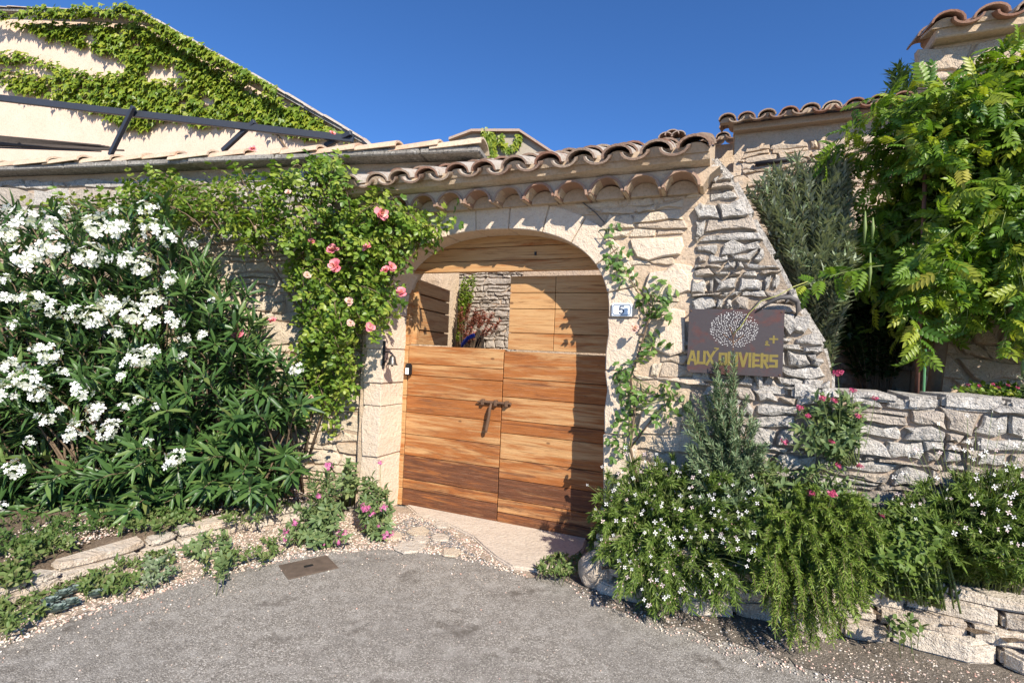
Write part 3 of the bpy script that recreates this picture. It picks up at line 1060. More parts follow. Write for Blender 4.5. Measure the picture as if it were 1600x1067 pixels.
# right upper hatch, shut
hatch = link('hatch_leaf', None, gate)
hatch.empty_display_size = 0.1
HZ = [1.597, 1.752, 1.972, 2.118, 2.272]
for k in range(4):
    for (x0, x1) in ((-1.868, -1.432), (-1.429, -0.83)):
        plank(hatch, x0, x1, HZ[k], HZ[k + 1], DY + 0.004, DY + 0.045, -0.25, [0.45, 0.22, 0.12, 0.15][k])
b = MB()
b.box(-1.86, -0.835, DY + 0.047, DY + 0.07, 1.602, 2.268)  # added backing, keeps light out of the hatch gaps
q = b.obj('gap_backing', M['wood'], hatch)
q.color = (0.6, .5, 0, 1)
# left upper hatch, swung open into the yard
hl = link('hatch_leaf', None, gate, (-2.925, DY + 0.06, 0), (0, 0, R_(101)))
hl.empty_display_size = 0.1
for k in range(4):
    q = plank(hl, 0.06, 0.98, HZ[k] + 0.01, HZ[k + 1], -0.02, 0.025, -0.25, 0.18)
b = MB()
b.box(0.062, 0.975, 0.0265, 0.045, HZ[0] + 0.015, HZ[4] - 0.004)  # same added backing against light between the open hatch boards
b.obj('gap_backing', M['wood'], hl).color = (0.3, .4, 0, 1)
q = plank(hl, 0.0, 0.058, HZ[0] + 0.01, HZ[4], -0.024, 0.03, -0.3, 0.2, 'edge_board')
# transom boards filling the arch head
TZ = [(2.300, 2.398), (2.398, 2.522), (2.522, 2.70)]
for (z0, z1), og in zip(TZ, (0.3, 0.1, 0.15)):
    u = max(0.0, 1 - max(0.0, (z0 - A_S) / A_R) ** A_E) ** (1 / A_E) * A_W
    plank(gate, A_C - u - 0.05, A_C + u + 0.05, z0, z1, DY - 0.10, DY - 0.045, -0.3, og, 'transom_board')
b = MB()
b.box(-1.60, -1.585, DY - 0.112, DY - 0.098, 2.435, 2.465)
b.obj('latch', M['iron'], gate)
# iron bolt with hanging hasp
bolt = MB()
bolt.box(-2.12, -1.80, DY - 0.022, DY - 0.004, 1.090, 1.120)
bolt.tube([(-2.135, DY - 0.03, 1.105), (-1.80, DY - 0.03, 1.108)], 0.010, 8)
for x in (-2.08, -1.95, -1.84):
    bolt.box(x - 0.014, x + 0.014, DY - 0.044, DY - 0.004, 1.078, 1.132)
bo = bolt.obj('bolt', M['rust'], gate, bevel=0.003)
h = MB()
hp = [(-1.985, 1.10, 0.045), (-1.988, 1.05, 0.065), (-1.996, 0.99, 0.06), (-2.012, 0.92, 0.05), (-2.022, 0.86, 0.055), (-2.016, 0.835, 0.06)]
h.tube([(x, DY - q, z) for x, z, q in hp], [0.011, 0.014, 0.016, 0.018, 0.017, 0.010], 8)
h.obj('bolt_handle', M['rust'], bo, smooth=True)

# bell on the left jamb, its bracket, and the small key box under it
bell = thing('door_bell', 'small dark iron bell on bracket fixed to left jamb', 'bell', gw(-2.93, 0.06, 1.5), GATE_ROT)
b = MB()
b.box(-0.055, -0.03, -0.09, -0.072, -0.13, 0.13)
b.obj('back_plate', M['iron'], bell, bevel=0.004)
b = MB()
b.tube([(-0.045, -0.09, 0.02), (0.02, -0.11, 0.03), (0.075, -0.12, 0.02), (0.085, -0.12, 0.0)], 0.006, 6)
b.tube([(-0.045, -0.09, -0.1), (0.0, -0.105, -0.06), (0.03, -0.112, 0.02)], 0.005, 6)
b.obj('bracket', M['iron'], bell, smooth=True)
b = MB()
pr = [(0.012, 0.0), (0.026, -0.012), (0.032, -0.04), (0.038, -0.07), (0.052, -0.09)]
V, F = [], []
for (r, z) in pr:
    for j in range(12):
        V.append((0.085 + r * math.cos(2 * PI * j / 12), -0.12 + r * math.sin(2 * PI * j / 12), z))
for i in range(len(pr) - 1):
    for j in range(12):
        F.append((i * 12 + j, i * 12 + (j + 1) % 12, (i + 1) * 12 + (j + 1) % 12, (i + 1) * 12 + j))
F.append(tuple(range(12)))
b.add(V, F)
b.tube([(0.085, -0.12, -0.05), (0.085, -0.12, -0.105)], [0.006, 0.011], 6)
b.obj('bell_cup', M['brass'], bell, smooth=True)
kb = thing('key_box', 'small white and black push box hanging beside the gate edge', 'key box', gw(-2.905, 0.29, 1.36), GATE_ROT)
b = MB()
b.box(-0.032, 0.032, -0.02, 0.03, -0.06, 0.06)
b.obj('case', M['iron'], kb, bevel=0.012, seg=2)
b = MB()
b.box(-0.02, 0.02, -0.026, -0.0205, -0.048, 0.015)
b.obj('cover', M['white'], kb, bevel=0.002)

# house number plate
num = thing('number_plate', 'pale blue enamel house number 5 right of the gate', 'house number', gw(-0.768, -0.02, 1.94), GATE_ROT)
b = MB()
b.box(-0.078, 0.078, -0.018, 0.01, -0.05, 0.05)
b.obj('plate', M['enamel'], num, bevel=0.004, seg=2)
b = MB()
bx, bz, cc, wd = 0.069, 0.041, 0.012, 0.0035
out = [(-bx + cc, -bz), (bx - cc, -bz), (bx, -bz + cc), (bx, bz - cc), (bx - cc, bz), (-bx + cc, bz), (-bx, bz - cc), (-bx, -bz + cc)]
inn = [(x * (1 - wd / bx), z * (1 - wd / bz)) for x, z in out]
for i in range(8):
    j = (i + 1) % 8
    b.prism([out[i], out[j], inn[j], inn[i]], -0.0195, -0.0182)
b.obj('border', M['navy'], num)
b = MB()
d5 = [(0.017, 0.028), (-0.012, 0.028), (-0.015, 0.001), (-0.004, 0.006), (0.008, 0.004), (0.015, -0.006), (0.014, -0.018), (0.004, -0.027), (-0.009, -0.027), (-0.017, -0.019)]
for p, q in zip(d5[:-1], d5[1:]):
    dx, dz = q[0] - p[0], q[1] - p[1]
    L = math.hypot(dx, dz)
    ex, ez = dx / L * 0.002, dz / L * 0.002
    nx, nz = -dz / L * 0.0042, dx / L * 0.0042
    b.prism([(p[0] - ex - nx, p[1] - ez - nz), (q[0] + ex - nx, q[1] + ez - nz), (q[0] + ex + nx, q[1] + ez + nz), (p[0] - ex + nx, p[1] - ez + nz)], -0.0200 - 0.0001 * random.random(), -0.0182)
b.obj('digit', M['navy'], num)

# painted sheet-metal sign
sgn = thing('painted_sign', 'brown painted metal sign lettered AUX OLIVIERS with white tree', 'sign', gw(0.03, -0.085, 1.72), GATE_ROT)
b = MB()
W2, H2 = 0.305, 0.228
b.box(-W2, W2, -0.003, 0.003, -H2, H2)
b.obj('sheet', M['sign'], sgn, bevel=0.001)
b = MB()
for x, z in ((-W2 + .015, H2 - .015), (W2 - .015, H2 - .015), (-W2 + .015, -H2 + .015), (W2 - .015, -H2 + .015)):
    b.tube([(x, -0.008, z), (x, 0.09, z)], 0.006, 8)
b.obj('bolts', M['rust'], sgn, smooth=False)['kind'] = 'stuff'
# letters: strokes on a 1 x 1 cell
GL = {'A': [((0, 0), (.42, 1)), ((.58, 1), (1, 0)), ((.25, .32), (.75, .32))], 'U': [((.08, 1), (.08, .1)), ((.08, .1), (.92, .1)), ((.92, .1), (.92, 1))],
      'X': [((.05, 0), (.95, 1)), ((.05, 1), (.95, 0))], 'O': [((.1, .1), (.1, .9)), ((.1, .9), (.9, .9)), ((.9, .9), (.9, .1)), ((.9, .1), (.1, .1))],
      'L': [((.1, 1), (.1, .1)), ((.1, .1), (.95, .1))], 'I': [((.5, 0), (.5, 1))], 'V': [((.03, 1), (.48, .02)), ((.52, .02), (.97, 1))],
      'E': [((.1, 0), (.1, 1)), ((.1, .9), (.95, .9)), ((.1, .5), (.8, .5)), ((.1, .1), (.95, .1))],
      'R': [((.1, 0), (.1, 1)), ((.1, .9), (.85, .9)), ((.85, .9), (.85, .5)), ((.85, .5), (.1, .5)), ((.4, .5), (.92, 0))],
      'S': [((.95, .9), (.1, .9)), ((.1, .9), (.1, .52)), ((.1, .52), (.9, .52)), ((.9, .52), (.9, .1)), ((.9, .1), (.05, .1))]}
b = MB()
x = -0.296
lay = 0
rngl = random.Random(2)


def stroke(b, p, q, w, lay):
    dx, dz = q[0] - p[0], q[1] - p[1]
    L = math.hypot(dx, dz) or 1
    ex, ez = dx / L * w * 0.42, dz / L * w * 0.42
    nx, nz = -dz / L * w / 2, dx / L * w / 2
    b.prism([(p[0] - ex - nx, p[1] - ez - nz), (q[0] + ex - nx, q[1] + ez - nz), (q[0] + ex + nx, q[1] + ez + nz), (p[0] - ex + nx, p[1] - ez + nz)], -0.0042 - 0.00012 * lay, -0.0032)


zb, lh = -0.165, 0.088
for ch in 'AUX OLIVIERS':
    if ch == ' ':
        x += 0.022
        continue
    lw = {'I': 0.014, 'L': 0.034, 'E': 0.040, 'R': 0.042, 'S': 0.044, 'V': 0.046}.get(ch, 0.049)
    for i, (p, q) in enumerate(GL[ch]):
        stroke(b, (x + p[0] * lw, zb + p[1] * lh), (x + q[0] * lw, zb + q[1] * lh), 0.0175, lay % 6)
        lay += 1
    x += lw + 0.0115
b.obj('lettering', M['gold_paint'], sgn)
b = MB()
# the small 7-like mark, cross and ampersand
stroke(b, (-0.125, -0.048), (-0.10, -0.05), 0.008, 1)
stroke(b, (-0.10, -0.05), (-0.135, -0.085), 0.008, 2)
cx0, cz0 = 0.245, 0.025
stroke(b, (cx0, cz0 - 0.022), (cx0, cz0 + 0.022), 0.012, 1)
stroke(b, (cx0 - 0.022, cz0 + 0.003), (cx0 + 0.022, cz0 + 0.003), 0.012, 2)
for p, q in (((0.195, -0.012), (0.212, 0.006)), ((0.212, 0.006), (0.203, 0.014)), ((0.203, 0.014), (0.197, 0.004)), ((0.197, 0.004), (0.22, -0.016)), ((0.195, -0.014), (0.212, -0.015))):
    stroke(b, p, q, 0.006, rngl.randint(0, 5))
b.obj('painted_marks', M['gold_paint'], sgn)['kind'] = 'stuff'
b = MB()
rngl = random.Random(12)
tries = []
while len(tries) < 300:
    a = rngl.uniform(0, 2 * PI)
    rr = math.sqrt(rngl.uniform(0.0, 1))
    xx, zz = 0.155 * rr * math.cos(a), 0.125 * rr * math.sin(a)
    if zz < -0.05 and abs(xx) < 0.03 and rngl.random() < 0.7:
        continue
    if any((xx - u) ** 2 + (zz - v) ** 2 < 0.0115 ** 2 for u, v in tries):
        if rngl.random() < 0.96:
            continue
    tries.append((xx, zz))
    ang = math.atan2(zz + 0.1, xx) + rngl.uniform(-.4, .4)
    c, s = math.cos(ang), math.sin(ang)
    L, w = 0.0062, 0.0026
    b.prism([(-0.005 + xx - c * L, 0.088 + zz - s * L), (-0.005 + xx + s * w, 0.088 + zz - c * w), (-0.005 + xx + c * L, 0.088 + zz + s * L), (-0.005 + xx - s * w, 0.088 + zz + c * w)], -0.0040 - 0.00002 * (len(tries) % 20), -0.0032)
b.obj('tree_print', M['white_paint'], sgn)
b = MB()
for p, q in (((-0.005, -0.06), (-0.005, 0.03)), ((-0.005, -0.01), (0.06, 0.05)), ((-0.005, 0.0), (-0.07, 0.05)), ((-0.005, 0.03), (0.02, 0.10)), ((-0.005, 0.03), (-0.03, 0.10))):
    stroke(b, p, q, 0.006, rngl.randint(0, 5))
b.obj('trunk_print', M['rust'], sgn)
# curved tube (old pipe) curling behind the sign's upper corner
pipe = thing('curved_pipe', 'dark curved pipe stub curling over the sign corner', 'pipe', gw(0.36, -0.06, 1.95), GATE_ROT)
b = MB()
pp = [(-0.20, -0.03, -0.02), (-0.12, -0.05, 0.045), (-0.06, -0.06, 0.075), (0.0, -0.05, 0.08), (0.045, -0.03, 0.055), (0.06, -0.01, 0.0), (0.04, 0.02, -0.05), (0.0, 0.06, -0.09)]
b.tube(pp, [0.006, 0.010, 0.015, 0.018, 0.018, 0.018, 0.017, 0.016], 8)
b.obj('pipe_run', M['wire'], pipe, smooth=True)
# ------------------------------------------------------------------ ground
def struct(o):
    o['kind'] = 'structure'
    return o


def sheet(name, poly, z, m, parent=None):
    me = bpy.data.meshes.new(name)
    bm = bmesh.new()
    vs = [bm.verts.new((p[0], p[1], z)) for p in poly]
    f = bm.faces.new(vs)
    bmesh.ops.recalc_face_normals(bm, faces=[f])
    if f.normal.z < 0:
        f.normal_flip()
    bmesh.ops.triangulate(bm, faces=[f])
    bm.to_mesh(me)
    bm.free()
    me.materials.append(m)
    return link(name, me, parent)


def relief_sheet(name, poly, z, m, step=0.05, amp=0.02, seed=0.0, drop=0.06):
    """uneven ground patch inside a polygon, its rim sunk a little"""
    xs = [p[0] for p in poly]
    ys = [p[1] for p in poly]
    nx = int((max(xs) - min(xs)) / step) + 2
    ny = int((max(ys) - min(ys)) / step) + 2
    idx = {}
    V, F = [], []
    ok = [[inside((min(xs) + i * step, min(ys) + j * step), poly) for j in range(ny + 1)] for i in range(nx + 1)]

    def vid(i, j):
        if (i, j) not in idx:
            x, y = min(xs) + i * step, min(ys) + j * step
            e = sum(ok[a][b] for a in (max(0, i - 1), i, min(nx, i + 1)) for b in (max(0, j - 1), j, min(ny, j + 1))) / 9
            zz = z + amp * noise.noise(Vector((x * 4, y * 4, seed))) + amp * 0.6 * noise.noise(Vector((x * 13, y * 13, seed))) - (drop if e < 0.95 else 0)
            idx[(i, j)] = len(V)
            V.append((x, y, zz))
        return idx[(i, j)]
    for i in range(nx):
        for j in range(ny):
            if ok[i][j] or ok[i + 1][j] or ok[i][j + 1] or ok[i + 1][j + 1]:
                F.append((vid(i, j), vid(i + 1, j), vid(i + 1, j + 1), vid(i, j + 1)))
    me = bpy.data.meshes.new(name)
    me.from_pydata(V, [], F)
    me.materials.append(m)
    me.polygons.foreach_set('use_smooth', [True] * len(F))
    return link(name, me)


road = struct(sheet('road', [(-400, -400), (400, -400), (400, 400), (-400, 400)], 0.0, M['asphalt']))
rngg = random.Random(100)


def jitter_line(pts, step, amp, rng):
    out = []
    for a, b in zip(pts[:-1], pts[1:]):
        L = math.hypot(b[0] - a[0], b[1] - a[1])
        k = max(1, int(L / step))
        for i in range(k):
            f = i / k
            out.append((a[0] + (b[0] - a[0]) * f + rng.uniform(-amp, amp), a[1] + (b[1] - a[1]) * f + rng.uniform(-amp, amp)))
    out.append(tuple(pts[-1]))
    return out


LW_ROT = R_(-12)
LW0 = gw(-3.2, 0.15, 0)
LWX = np.array([math.cos(LW_ROT), math.sin(LW_ROT), 0])
LWY = np.array([-math.sin(LW_ROT), math.cos(LW_ROT), 0])


def lw(x, y, z):
    return LW0 + LWX * x + LWY * y + np.array([0, 0, z])


EDGE_L = [(-4.0, 1.2), (-2.9, 2.1), (-2.53, 2.62), (-2.34, 2.99), (-2.03, 3.39), (-1.59, 3.83), (-0.95, 4.08), (-0.43, 4.0), (-0.15, 3.9), (0.1, 3.68), (0.3, 3.62)]
CURB = [(-4.1, 1.3), (-3.1, 2.2), (-2.80, 2.86), (-2.73, 3.3), (-2.58, 3.62), (-2.36, 4.0), (-2.06, 4.38), (-1.62, 4.72)]
verge_poly = jitter_line(EDGE_L, 0.05, 0.035, rngg) + [(0.35, 3.8), (-0.1, 4.7), (-1.1, 5.1), tuple(lw(-0.1, -0.02, 0)[:2])] + [p for p in CURB[::-1]]
verge = struct(sheet('gravel_verge', verge_poly, 0.005, M['gravel_base']))
bed_poly = [(p[0] - 0.06, p[1] + 0.06) for p in CURB] + [tuple(lw(-0.05, 0.05, 0)[:2]), tuple(lw(-7, 0.05, 0)[:2]), (-9, 4)]
bed = struct(relief_sheet('flower_bed', bed_poly, 0.10, M['soil'], 0.08, 0.03, 1.0, 0.10))
yard = struct(sheet('courtyard_ground', [tuple(gw(-6, 0.42, 0)[:2]), tuple(gw(1, 0.42, 0)[:2]), tuple(gw(1, 8, 0)[:2]), tuple(gw(-6, 8, 0)[:2])], 0.006, M['gravel_base']))
terr = MB()
terr.slab([tuple(gw(t, y, 0)[:2]) for t, y in ((-0.2, 0.44), (6, 0.44), (6, 6), (-0.2, 6))], 0.0, 1.12)
struct(terr.obj('garden_terrace', M['soil']))
PL = [(0.60, 3.55), (0.72, 3.38), (1.05, 3.25), (1.45, 3.18), (1.9, 3.06), (2.35, 2.92), (2.85, 2.68), (3.5, 2.32), (4.2, 1.9)]
rb_poly = [(p[0], p[1] + 0.06) for p in PL] + [tuple(gw(3.3, -0.01, 0)[:2]), tuple(gw(-0.80, -0.01, 0)[:2])]
rbed = struct(relief_sheet('planting_bed', rb_poly, 0.27, M['soil'], 0.06, 0.03, 3.0, 0.10))
EDGE_R = [(0.40, 3.74), (0.50, 3.5), (0.68, 3.28), (1.0, 3.07), (1.36, 2.88), (1.72, 2.66), (2.25, 2.42), (3.0, 2.0)]
lit_poly = jitter_line(EDGE_R, 0.06, 0.05, rngg) + [(4.1, 1.6)] + [(p[0], p[1] + 0.08) for p in PL[::-1]]
struct(sheet('leaf_litter_strip', lit_poly, 0.005, M['litter']))

# threshold of pale concrete
SL = [gnd(x, y) for x, y in ((628, 786), (776, 815), (918, 842), (912, 862), (880, 888), (845, 896), (800, 890), (775, 875), (755, 858), (738, 842), (715, 830), (690, 818), (650, 806))]
mb = MB()
mb.slab([(p[0], p[1]) for p in SL[::-1]], -0.02, 0.028)
struct(mb.obj('threshold', M['slab'], bevel=0.012, seg=2))

# ------------------------------------------------------------------ scatter machinery
def norm(a):
    return a / np.maximum(np.linalg.norm(a, axis=-1, keepdims=True), 1e-9)


def frames(D, N_):
    Y = norm(D)
    X = norm(np.cross(Y, N_))
    Z = np.cross(X, Y)
    return np.stack([X, Y, Z], axis=-1)


def scatter(T, P, Fr, S):
    V, F = T
    m = len(V)
    out = P[:, None, :] + S[:, None, None] * np.einsum('nij,mj->nmi', Fr, V)
    idx = F[None] + (np.arange(len(P)) * m)[:, None, None]
    return out.reshape(-1, 3), idx.reshape(-1, 3)


def tmpl(V, F):
    T = []
    for f in F:
        for i in range(1, len(f) - 1):
            T.append((f[0], f[i], f[i + 1]))
    return np.array(V, float), np.array(T, int)


def lance(w, fold=0.12, curve=0.15, prof=((0, .12), (.28, 1), (.62, .82), (1, 0))):
    V, F = [], []
    for (y, q) in prof:
        zc = -curve * y * y
        V += [(-w / 2 * q, y, zc + fold * w * q), (0, y, zc), (w / 2 * q, y, zc + fold * w * q)]
    for i in range(len(prof) - 1):
        a = 3 * i
        F += [(a, a + 1, a + 4, a + 3), (a + 1, a + 2, a + 5, a + 4)]
    return tmpl(V, F)


def join(parts):
    Vs, Fs, b = [], [], 0
    for V, F in parts:
        Vs.append(V)
        Fs.append(F + b)
        b += len(V)
    return np.concatenate(Vs), np.concatenate(Fs)


def xf(T, rot=(0, 0, 0), loc=(0, 0, 0), s=1.0):
    Mx = np.array(Matrix.Rotation(rot[2], 3, 'Z') @ Matrix.Rotation(rot[1], 3, 'Y') @ Matrix.Rotation(rot[0], 3, 'X'))
    return (T[0] * s) @ Mx.T + np.array(loc), T[1]


def compound(pairs, leaflet, ll, droop=0.25, spread=62, taper=0.25, first=0.25):
    ps = []
    for i in range(pairs):
        y = first + (0.86 - first) * i / max(1, pairs - 1)
        z = -droop * y * y
        L = ll * (1 - taper * abs(i / max(1, pairs - 1) - 0.4))
        for s in (-1, 1):
            ps.append(xf(leaflet, (R_(-14), 0, s * R_(spread - 14 * i / pairs)), (s * 0.01, y, z), L))
    ps.append(xf(leaflet, (R_(-25) - droop, 0, 0), (0, 0.9, -droop * 0.85), ll))
    # midrib
    V = [(-0.008, 0, 0), (0.008, 0, 0), (-0.006, .5, -droop * .25), (0.006, .5, -droop * .25), (0, .95, -droop * .9)]
    ps.append((np.array(V), np.array([(0, 1, 3), (0, 3, 2), (2, 3, 4)])))
    return join(ps)


L_OLE = lance(0.17, 0.25, 0.10)
L_ROSELET = lance(0.62, 0.12, 0.12, ((0, .2), (.25, .85), (.55, 1), (.85, .55), (1, 0)))
L_ROSE = compound(2, L_ROSELET, 0.46, 0.15, 68, 0.1, 0.34)
L_WISLET = lance(0.40, 0.15, 0.16, ((0, .25), (.25, .95), (.6, .85), (1, 0)))
L_WIS = compound(5, L_WISLET, 0.42, 0.25, 60, 0.3, 0.2)
L_OLIVE = lance(0.24, 0.15, 0.05, ((0, .2), (.4, 1), (1, 0)))
L_NEEDLE = tmpl([(-.06, 0, 0), (.06, 0, 0), (.075, .6, .02), (-.075, .6, .02), (0, 1, 0)], [(0, 1, 2, 3), (3, 2, 4)])
L_GAURA = lance(0.14, 0.1, 0.15, ((0, .2), (.45, 1), (1, 0)))
L_VAL = lance(0.38, 0.12, 0.2, ((0, .3), (.35, 1), (.7, .7), (1, 0)))
L_BROAD = lance(0.55, 0.1, 0.1, ((0, .2), (.3, .95), (.65, .85), (1, 0)))
_iv = [(0, 0, 0), (-.30, -.08, .02), (-.52, .28, -.03), (-.26, .38, .03), (-.12, .62, .02), (0, 1, -.1), (.12, .62, .02), (.26, .38, .03), (.52, .28, -.03), (.30, -.08, .02)]
L_IVY = tmpl(_iv, [(0, 2, 1), (0, 3, 2), (0, 4, 3), (0, 5, 4), (0, 6, 5), (0, 7, 6), (0, 8, 7), (0, 9, 8)])


def flower5(k=5, w=0.62, cup=0.25):
    ps = []
    for i in range(k):
        a = 2 * PI * i / k
        pet = tmpl([(0, .05, 0), (-w / 2, .62, cup * .5), (-w * .3, 1, cup * .6), (w * .35, .98, cup * .7), (w / 2, .6, cup * .45)], [(0, 4, 3, 2, 1)])
        ps.append(xf(pet, (0, 0, a)))
    return join(ps)


FL5 = flower5()
FL4 = flower5(4, 0.55, 0.35)
FL_TINY = flower5(4, 0.8, 0.3)


def cluster_mesh(name, n, T, fs, R, flat, m, seed):
    rng = np.random.default_rng(seed)
    d = norm(rng.normal(size=(n, 3)))
    d[:, 2] = np.abs(d[:, 2]) * 1.0 - 0.15
    d = norm(d)
    P = d * R * rng.uniform(0.3, 1.08, (n, 1)) * np.array([1, 1, flat])
    tang = norm(np.cross(d, rng.normal(size=(n, 3))))
    Fr = frames(tang, d + 0.35 * rng.normal(size=(n, 3)))
    S = fs * rng.uniform(0.75, 1.15, n)
    V, F = scatter(T, P, Fr, S)
    return fmesh(name, V, F, m, np.repeat(rng.random(n), len(T[1])))


def rose_mesh(name, m, seed):
    rng = np.random.default_rng(seed)
    ps, rn = [], []
    for ring, (k, tilt, L) in enumerate(((6, 18, 1.0), (6, 40, .88), (5, 62, .72), (4, 80, .5))):
        for i in range(k):
            a = 2 * PI * i / k + ring * .5 + rng.uniform(-.4, .4)
            pet = tmpl([(-.12, .02, 0), (.12, .02, 0), (.42, .5, .08), (.40, .9, .02), (0, 1, -.06), (-.40, .9, .02), (-.42, .5, .08), (0, .55, -.06)],
                       [(0, 1, 7), (1, 2, 7), (2, 3, 7), (3, 4, 7), (4, 5, 7), (5, 6, 7), (6, 0, 7)])
            ps.append(xf(pet, (R_(tilt + rng.uniform(-16, 16)), rng.uniform(-.35, .35), a), (0, 0, -.25 + ring * .06), L * rng.uniform(.75, 1.15)))
            rn += [min(1, max(0, 0.25 + ring * .22 + rng.uniform(-.15, .15)))] * 7
    V, F = join(ps)
    return fmesh(name, V, F, m, rn)


OLE_CL = [cluster_mesh('flower_cluster', 13 + 2 * i, FL5, 0.33, 1.0, 0.75, M['petal_white'], 10 + i) for i in range(5)]
ROSE_P = [rose_mesh('rose_bloom', M['petal_pink'], i) for i in range(3)]
ROSE_L = [rose_mesh('rose_bloom', M['petal_pale'], 7 + i) for i in range(2)]
VAL_M = [cluster_mesh('flower_head', 34, FL_TINY, 0.30, 1.0, 0.75, M['petal_magenta'], 30 + i) for i in range(3)]
VAL_R = [cluster_mesh('flower_head', 30, FL_TINY, 0.30, 1.0, 0.75, M['petal_red'], 40 + i) for i in range(3)]


def leaf_variants(T, m, name='leaf', k=6):
    return [fmesh(name, T[0], T[1], m, [i / (k - 1)] * len(T[1]), smooth=True) for i in range(k)]


def sample_px(poly, n, rng):
    xs = [p[0] for p in poly]
    ys = [p[1] for p in poly]
    out = []
    while len(out) < n:
        p = (rng.uniform(min(xs), max(xs)), rng.uniform(min(ys), max(ys)))
        if inside(p, poly):
            out.append(p)
    return out


def bez(b, c, p, k=7):
    s = np.linspace(0, 1, k)[:, None]
    return (1 - s) ** 2 * b + 2 * s * (1 - s) * c + s * s * p


def leaves_on(stems, s0, n, ang, rng, up=0.6, droop=0.0, jit=0.25, whorl=1, toward=None, tw=0.0):
    """leaf positions, axes and normals along stems"""
    PA, DA, NA = [], [], []
    for st in stems:
        k = len(st)
        nn = n if np.isscalar(n) else int(rng.integers(n[0], n[1] + 1))
        i = np.arange(nn)
        s = np.minimum(1.0, s0 + (1 - s0) * (i + rng.uniform(0.2, 0.8, nn)) / nn) * (k - 1)
        a = np.minimum(s.astype(int), k - 2)
        f = (s - a)[:, None]
        p = st[a] * (1 - f) + st[a + 1] * f
        t = norm(st[a + 1] - st[a])
        e1 = norm(np.cross(t, np.array([0.3, 0.2, 1.0])))
        e2 = np.cross(t, e1)
        ph0 = rng.uniform(0, 6.28) + i * (2.399 if whorl == 1 else 0.8)
        for w in range(whorl):
            ph = (ph0 + 2 * PI * w / whorl)[:, None]
            rad = e1 * np.cos(ph) + e2 * np.sin(ph)
            g = (ang * rng.uniform(0.75, 1.25, nn))[:, None]
            d = t * np.cos(g) + rad * np.sin(g) + rng.normal(size=(nn, 3)) * jit * 0.4
            if toward is not None:
                d = d + toward * tw
            d[:, 2] -= droop
            PA.append(p)
            DA.append(d)
            NA.append(t * 0.7 + np.array([0.10, -0.25, up]) + rng.normal(size=(nn, 3)) * jit)
    return np.concatenate(PA), np.concatenate(DA), np.concatenate(NA)


def project(P):
    q = (P - CAMP) @ _CM
    return q[:, 0] / -q[:, 2] * LENS_PX + 800, 533.5 - q[:, 1] / -q[:, 2] * LENS_PX, -q[:, 2]


def plant(name, label, cat, base, stems, T, leaf, m_leaf, m_stem, stem_r=(0.006, 0.002), n_leaf_parts=0, size=(0.8, 1.2), rng=None, group=None, stem_name='stems', tubes=4):
    """a plant: Empty at its base > stems, leaves (the largest ones single), foliage (the rest)"""
    base = np.array(base, float)
    root = thing(name, label, cat, base, 0, group)
    if m_stem is not None:
        b = MB()
        for st in stems:
            k = len(st)
            r0 = stem_r[0] * rng.uniform(0.8, 1.2)
            b.tube([tuple(p - base) for p in st], [r0 + (stem_r[1] - r0) * i / (k - 1) for i in range(k)], tubes)
        b.obj(stem_name, m_stem, root, smooth=True)['kind'] = 'stuff'
    P, D, N_ = leaf[:3]
    L = leaf[3]
    Fr = frames(D, N_)
    S = L * rng.uniform(size[0], size[1], len(P))
    R0 = np.clip(rng.beta(1.6, 2.2, len(P)), 0, 1)
    pick = np.zeros(len(P), bool)
    if n_leaf_parts:
        x, y, d = project(P)
        sc = np.where((x > 0) & (x < 1600) & (y > 0) & (y < 1067), S / d, 0)
        pick[np.argsort(-sc)[:n_leaf_parts * 2:2]] = True
        var = leaf_variants(T, m_leaf)
        for i in np.nonzero(pick)[0]:
            mx = Matrix([[*(Fr[i][r] * S[i]), P[i][r] - base[r]] for r in range(3)] + [[0, 0, 0, 1]])
            o = link('leaf', var[int(R0[i] * 5.99)], root)
            o.matrix_local = mx
    q = ~pick
    V, F = scatter(T, P[q] - base, Fr[q], S[q])
    me = fmesh('foliage', V, F, m_leaf, np.repeat(R0[q], len(T[1])), smooth=True)
    o = link('foliage', me, root)
    o['kind'] = 'stuff'
    return root


def put(root, name, mesh, P, s, d=None, rng=None):
    """a bloom as a part of its plant, facing d"""
    o = link(name, mesh, root)
    b = np.array(root.location)
    q = Vector(d if d is not None else (0, 0, 1)).to_track_quat('Z', 'Y').to_matrix().to_4x4()
    o.matrix_local = Matrix.Translation(Vector(np.array(P) - b)) @ q @ Matrix.Rotation(rng.uniform(0, 6.28), 4, 'Z') @ Matrix.Scale(float(s), 4)
    return o


# ------------------------------------------------------------------ left garden wall with coping
lwall = thing('garden_wall', 'long tan stone garden wall behind the oleander with tiled coping', 'wall', LW0, LW_ROT)
mb = MB()
wall_core(mb, span(-7.5, 0.02, 0.09), lambda t: -0.03, lambda t: 3.38, 40, 0.45, 0.02, seed=12)
wall_core(mb, span(0.02, 1.0, 0.09), lambda t: 2.80, lambda t: 3.38, 8, 0.45, 0.02, seed=12)
mb.obj('mortar_body', M['wall_mortar'], lwall)
lay_rubble(lwall, [(-6.2, 0.05), (0.95, 0.05), (0.95, 3.33), (-6.2, 3.33)], 0.30, 0.125, None, 71, 0.008, 0.026,
           keep=lambda x, z: (z > 2.72) or (-2.5 < x < 0.0 and z > 0.2), mats=lambda c, r: M['tan_stone'] if c[0][1] < 2.5 else M[r.choice(('warm_grey_stone', 'grey_stone'))], limit=299)
rng = random.Random(72)
x = -7.4
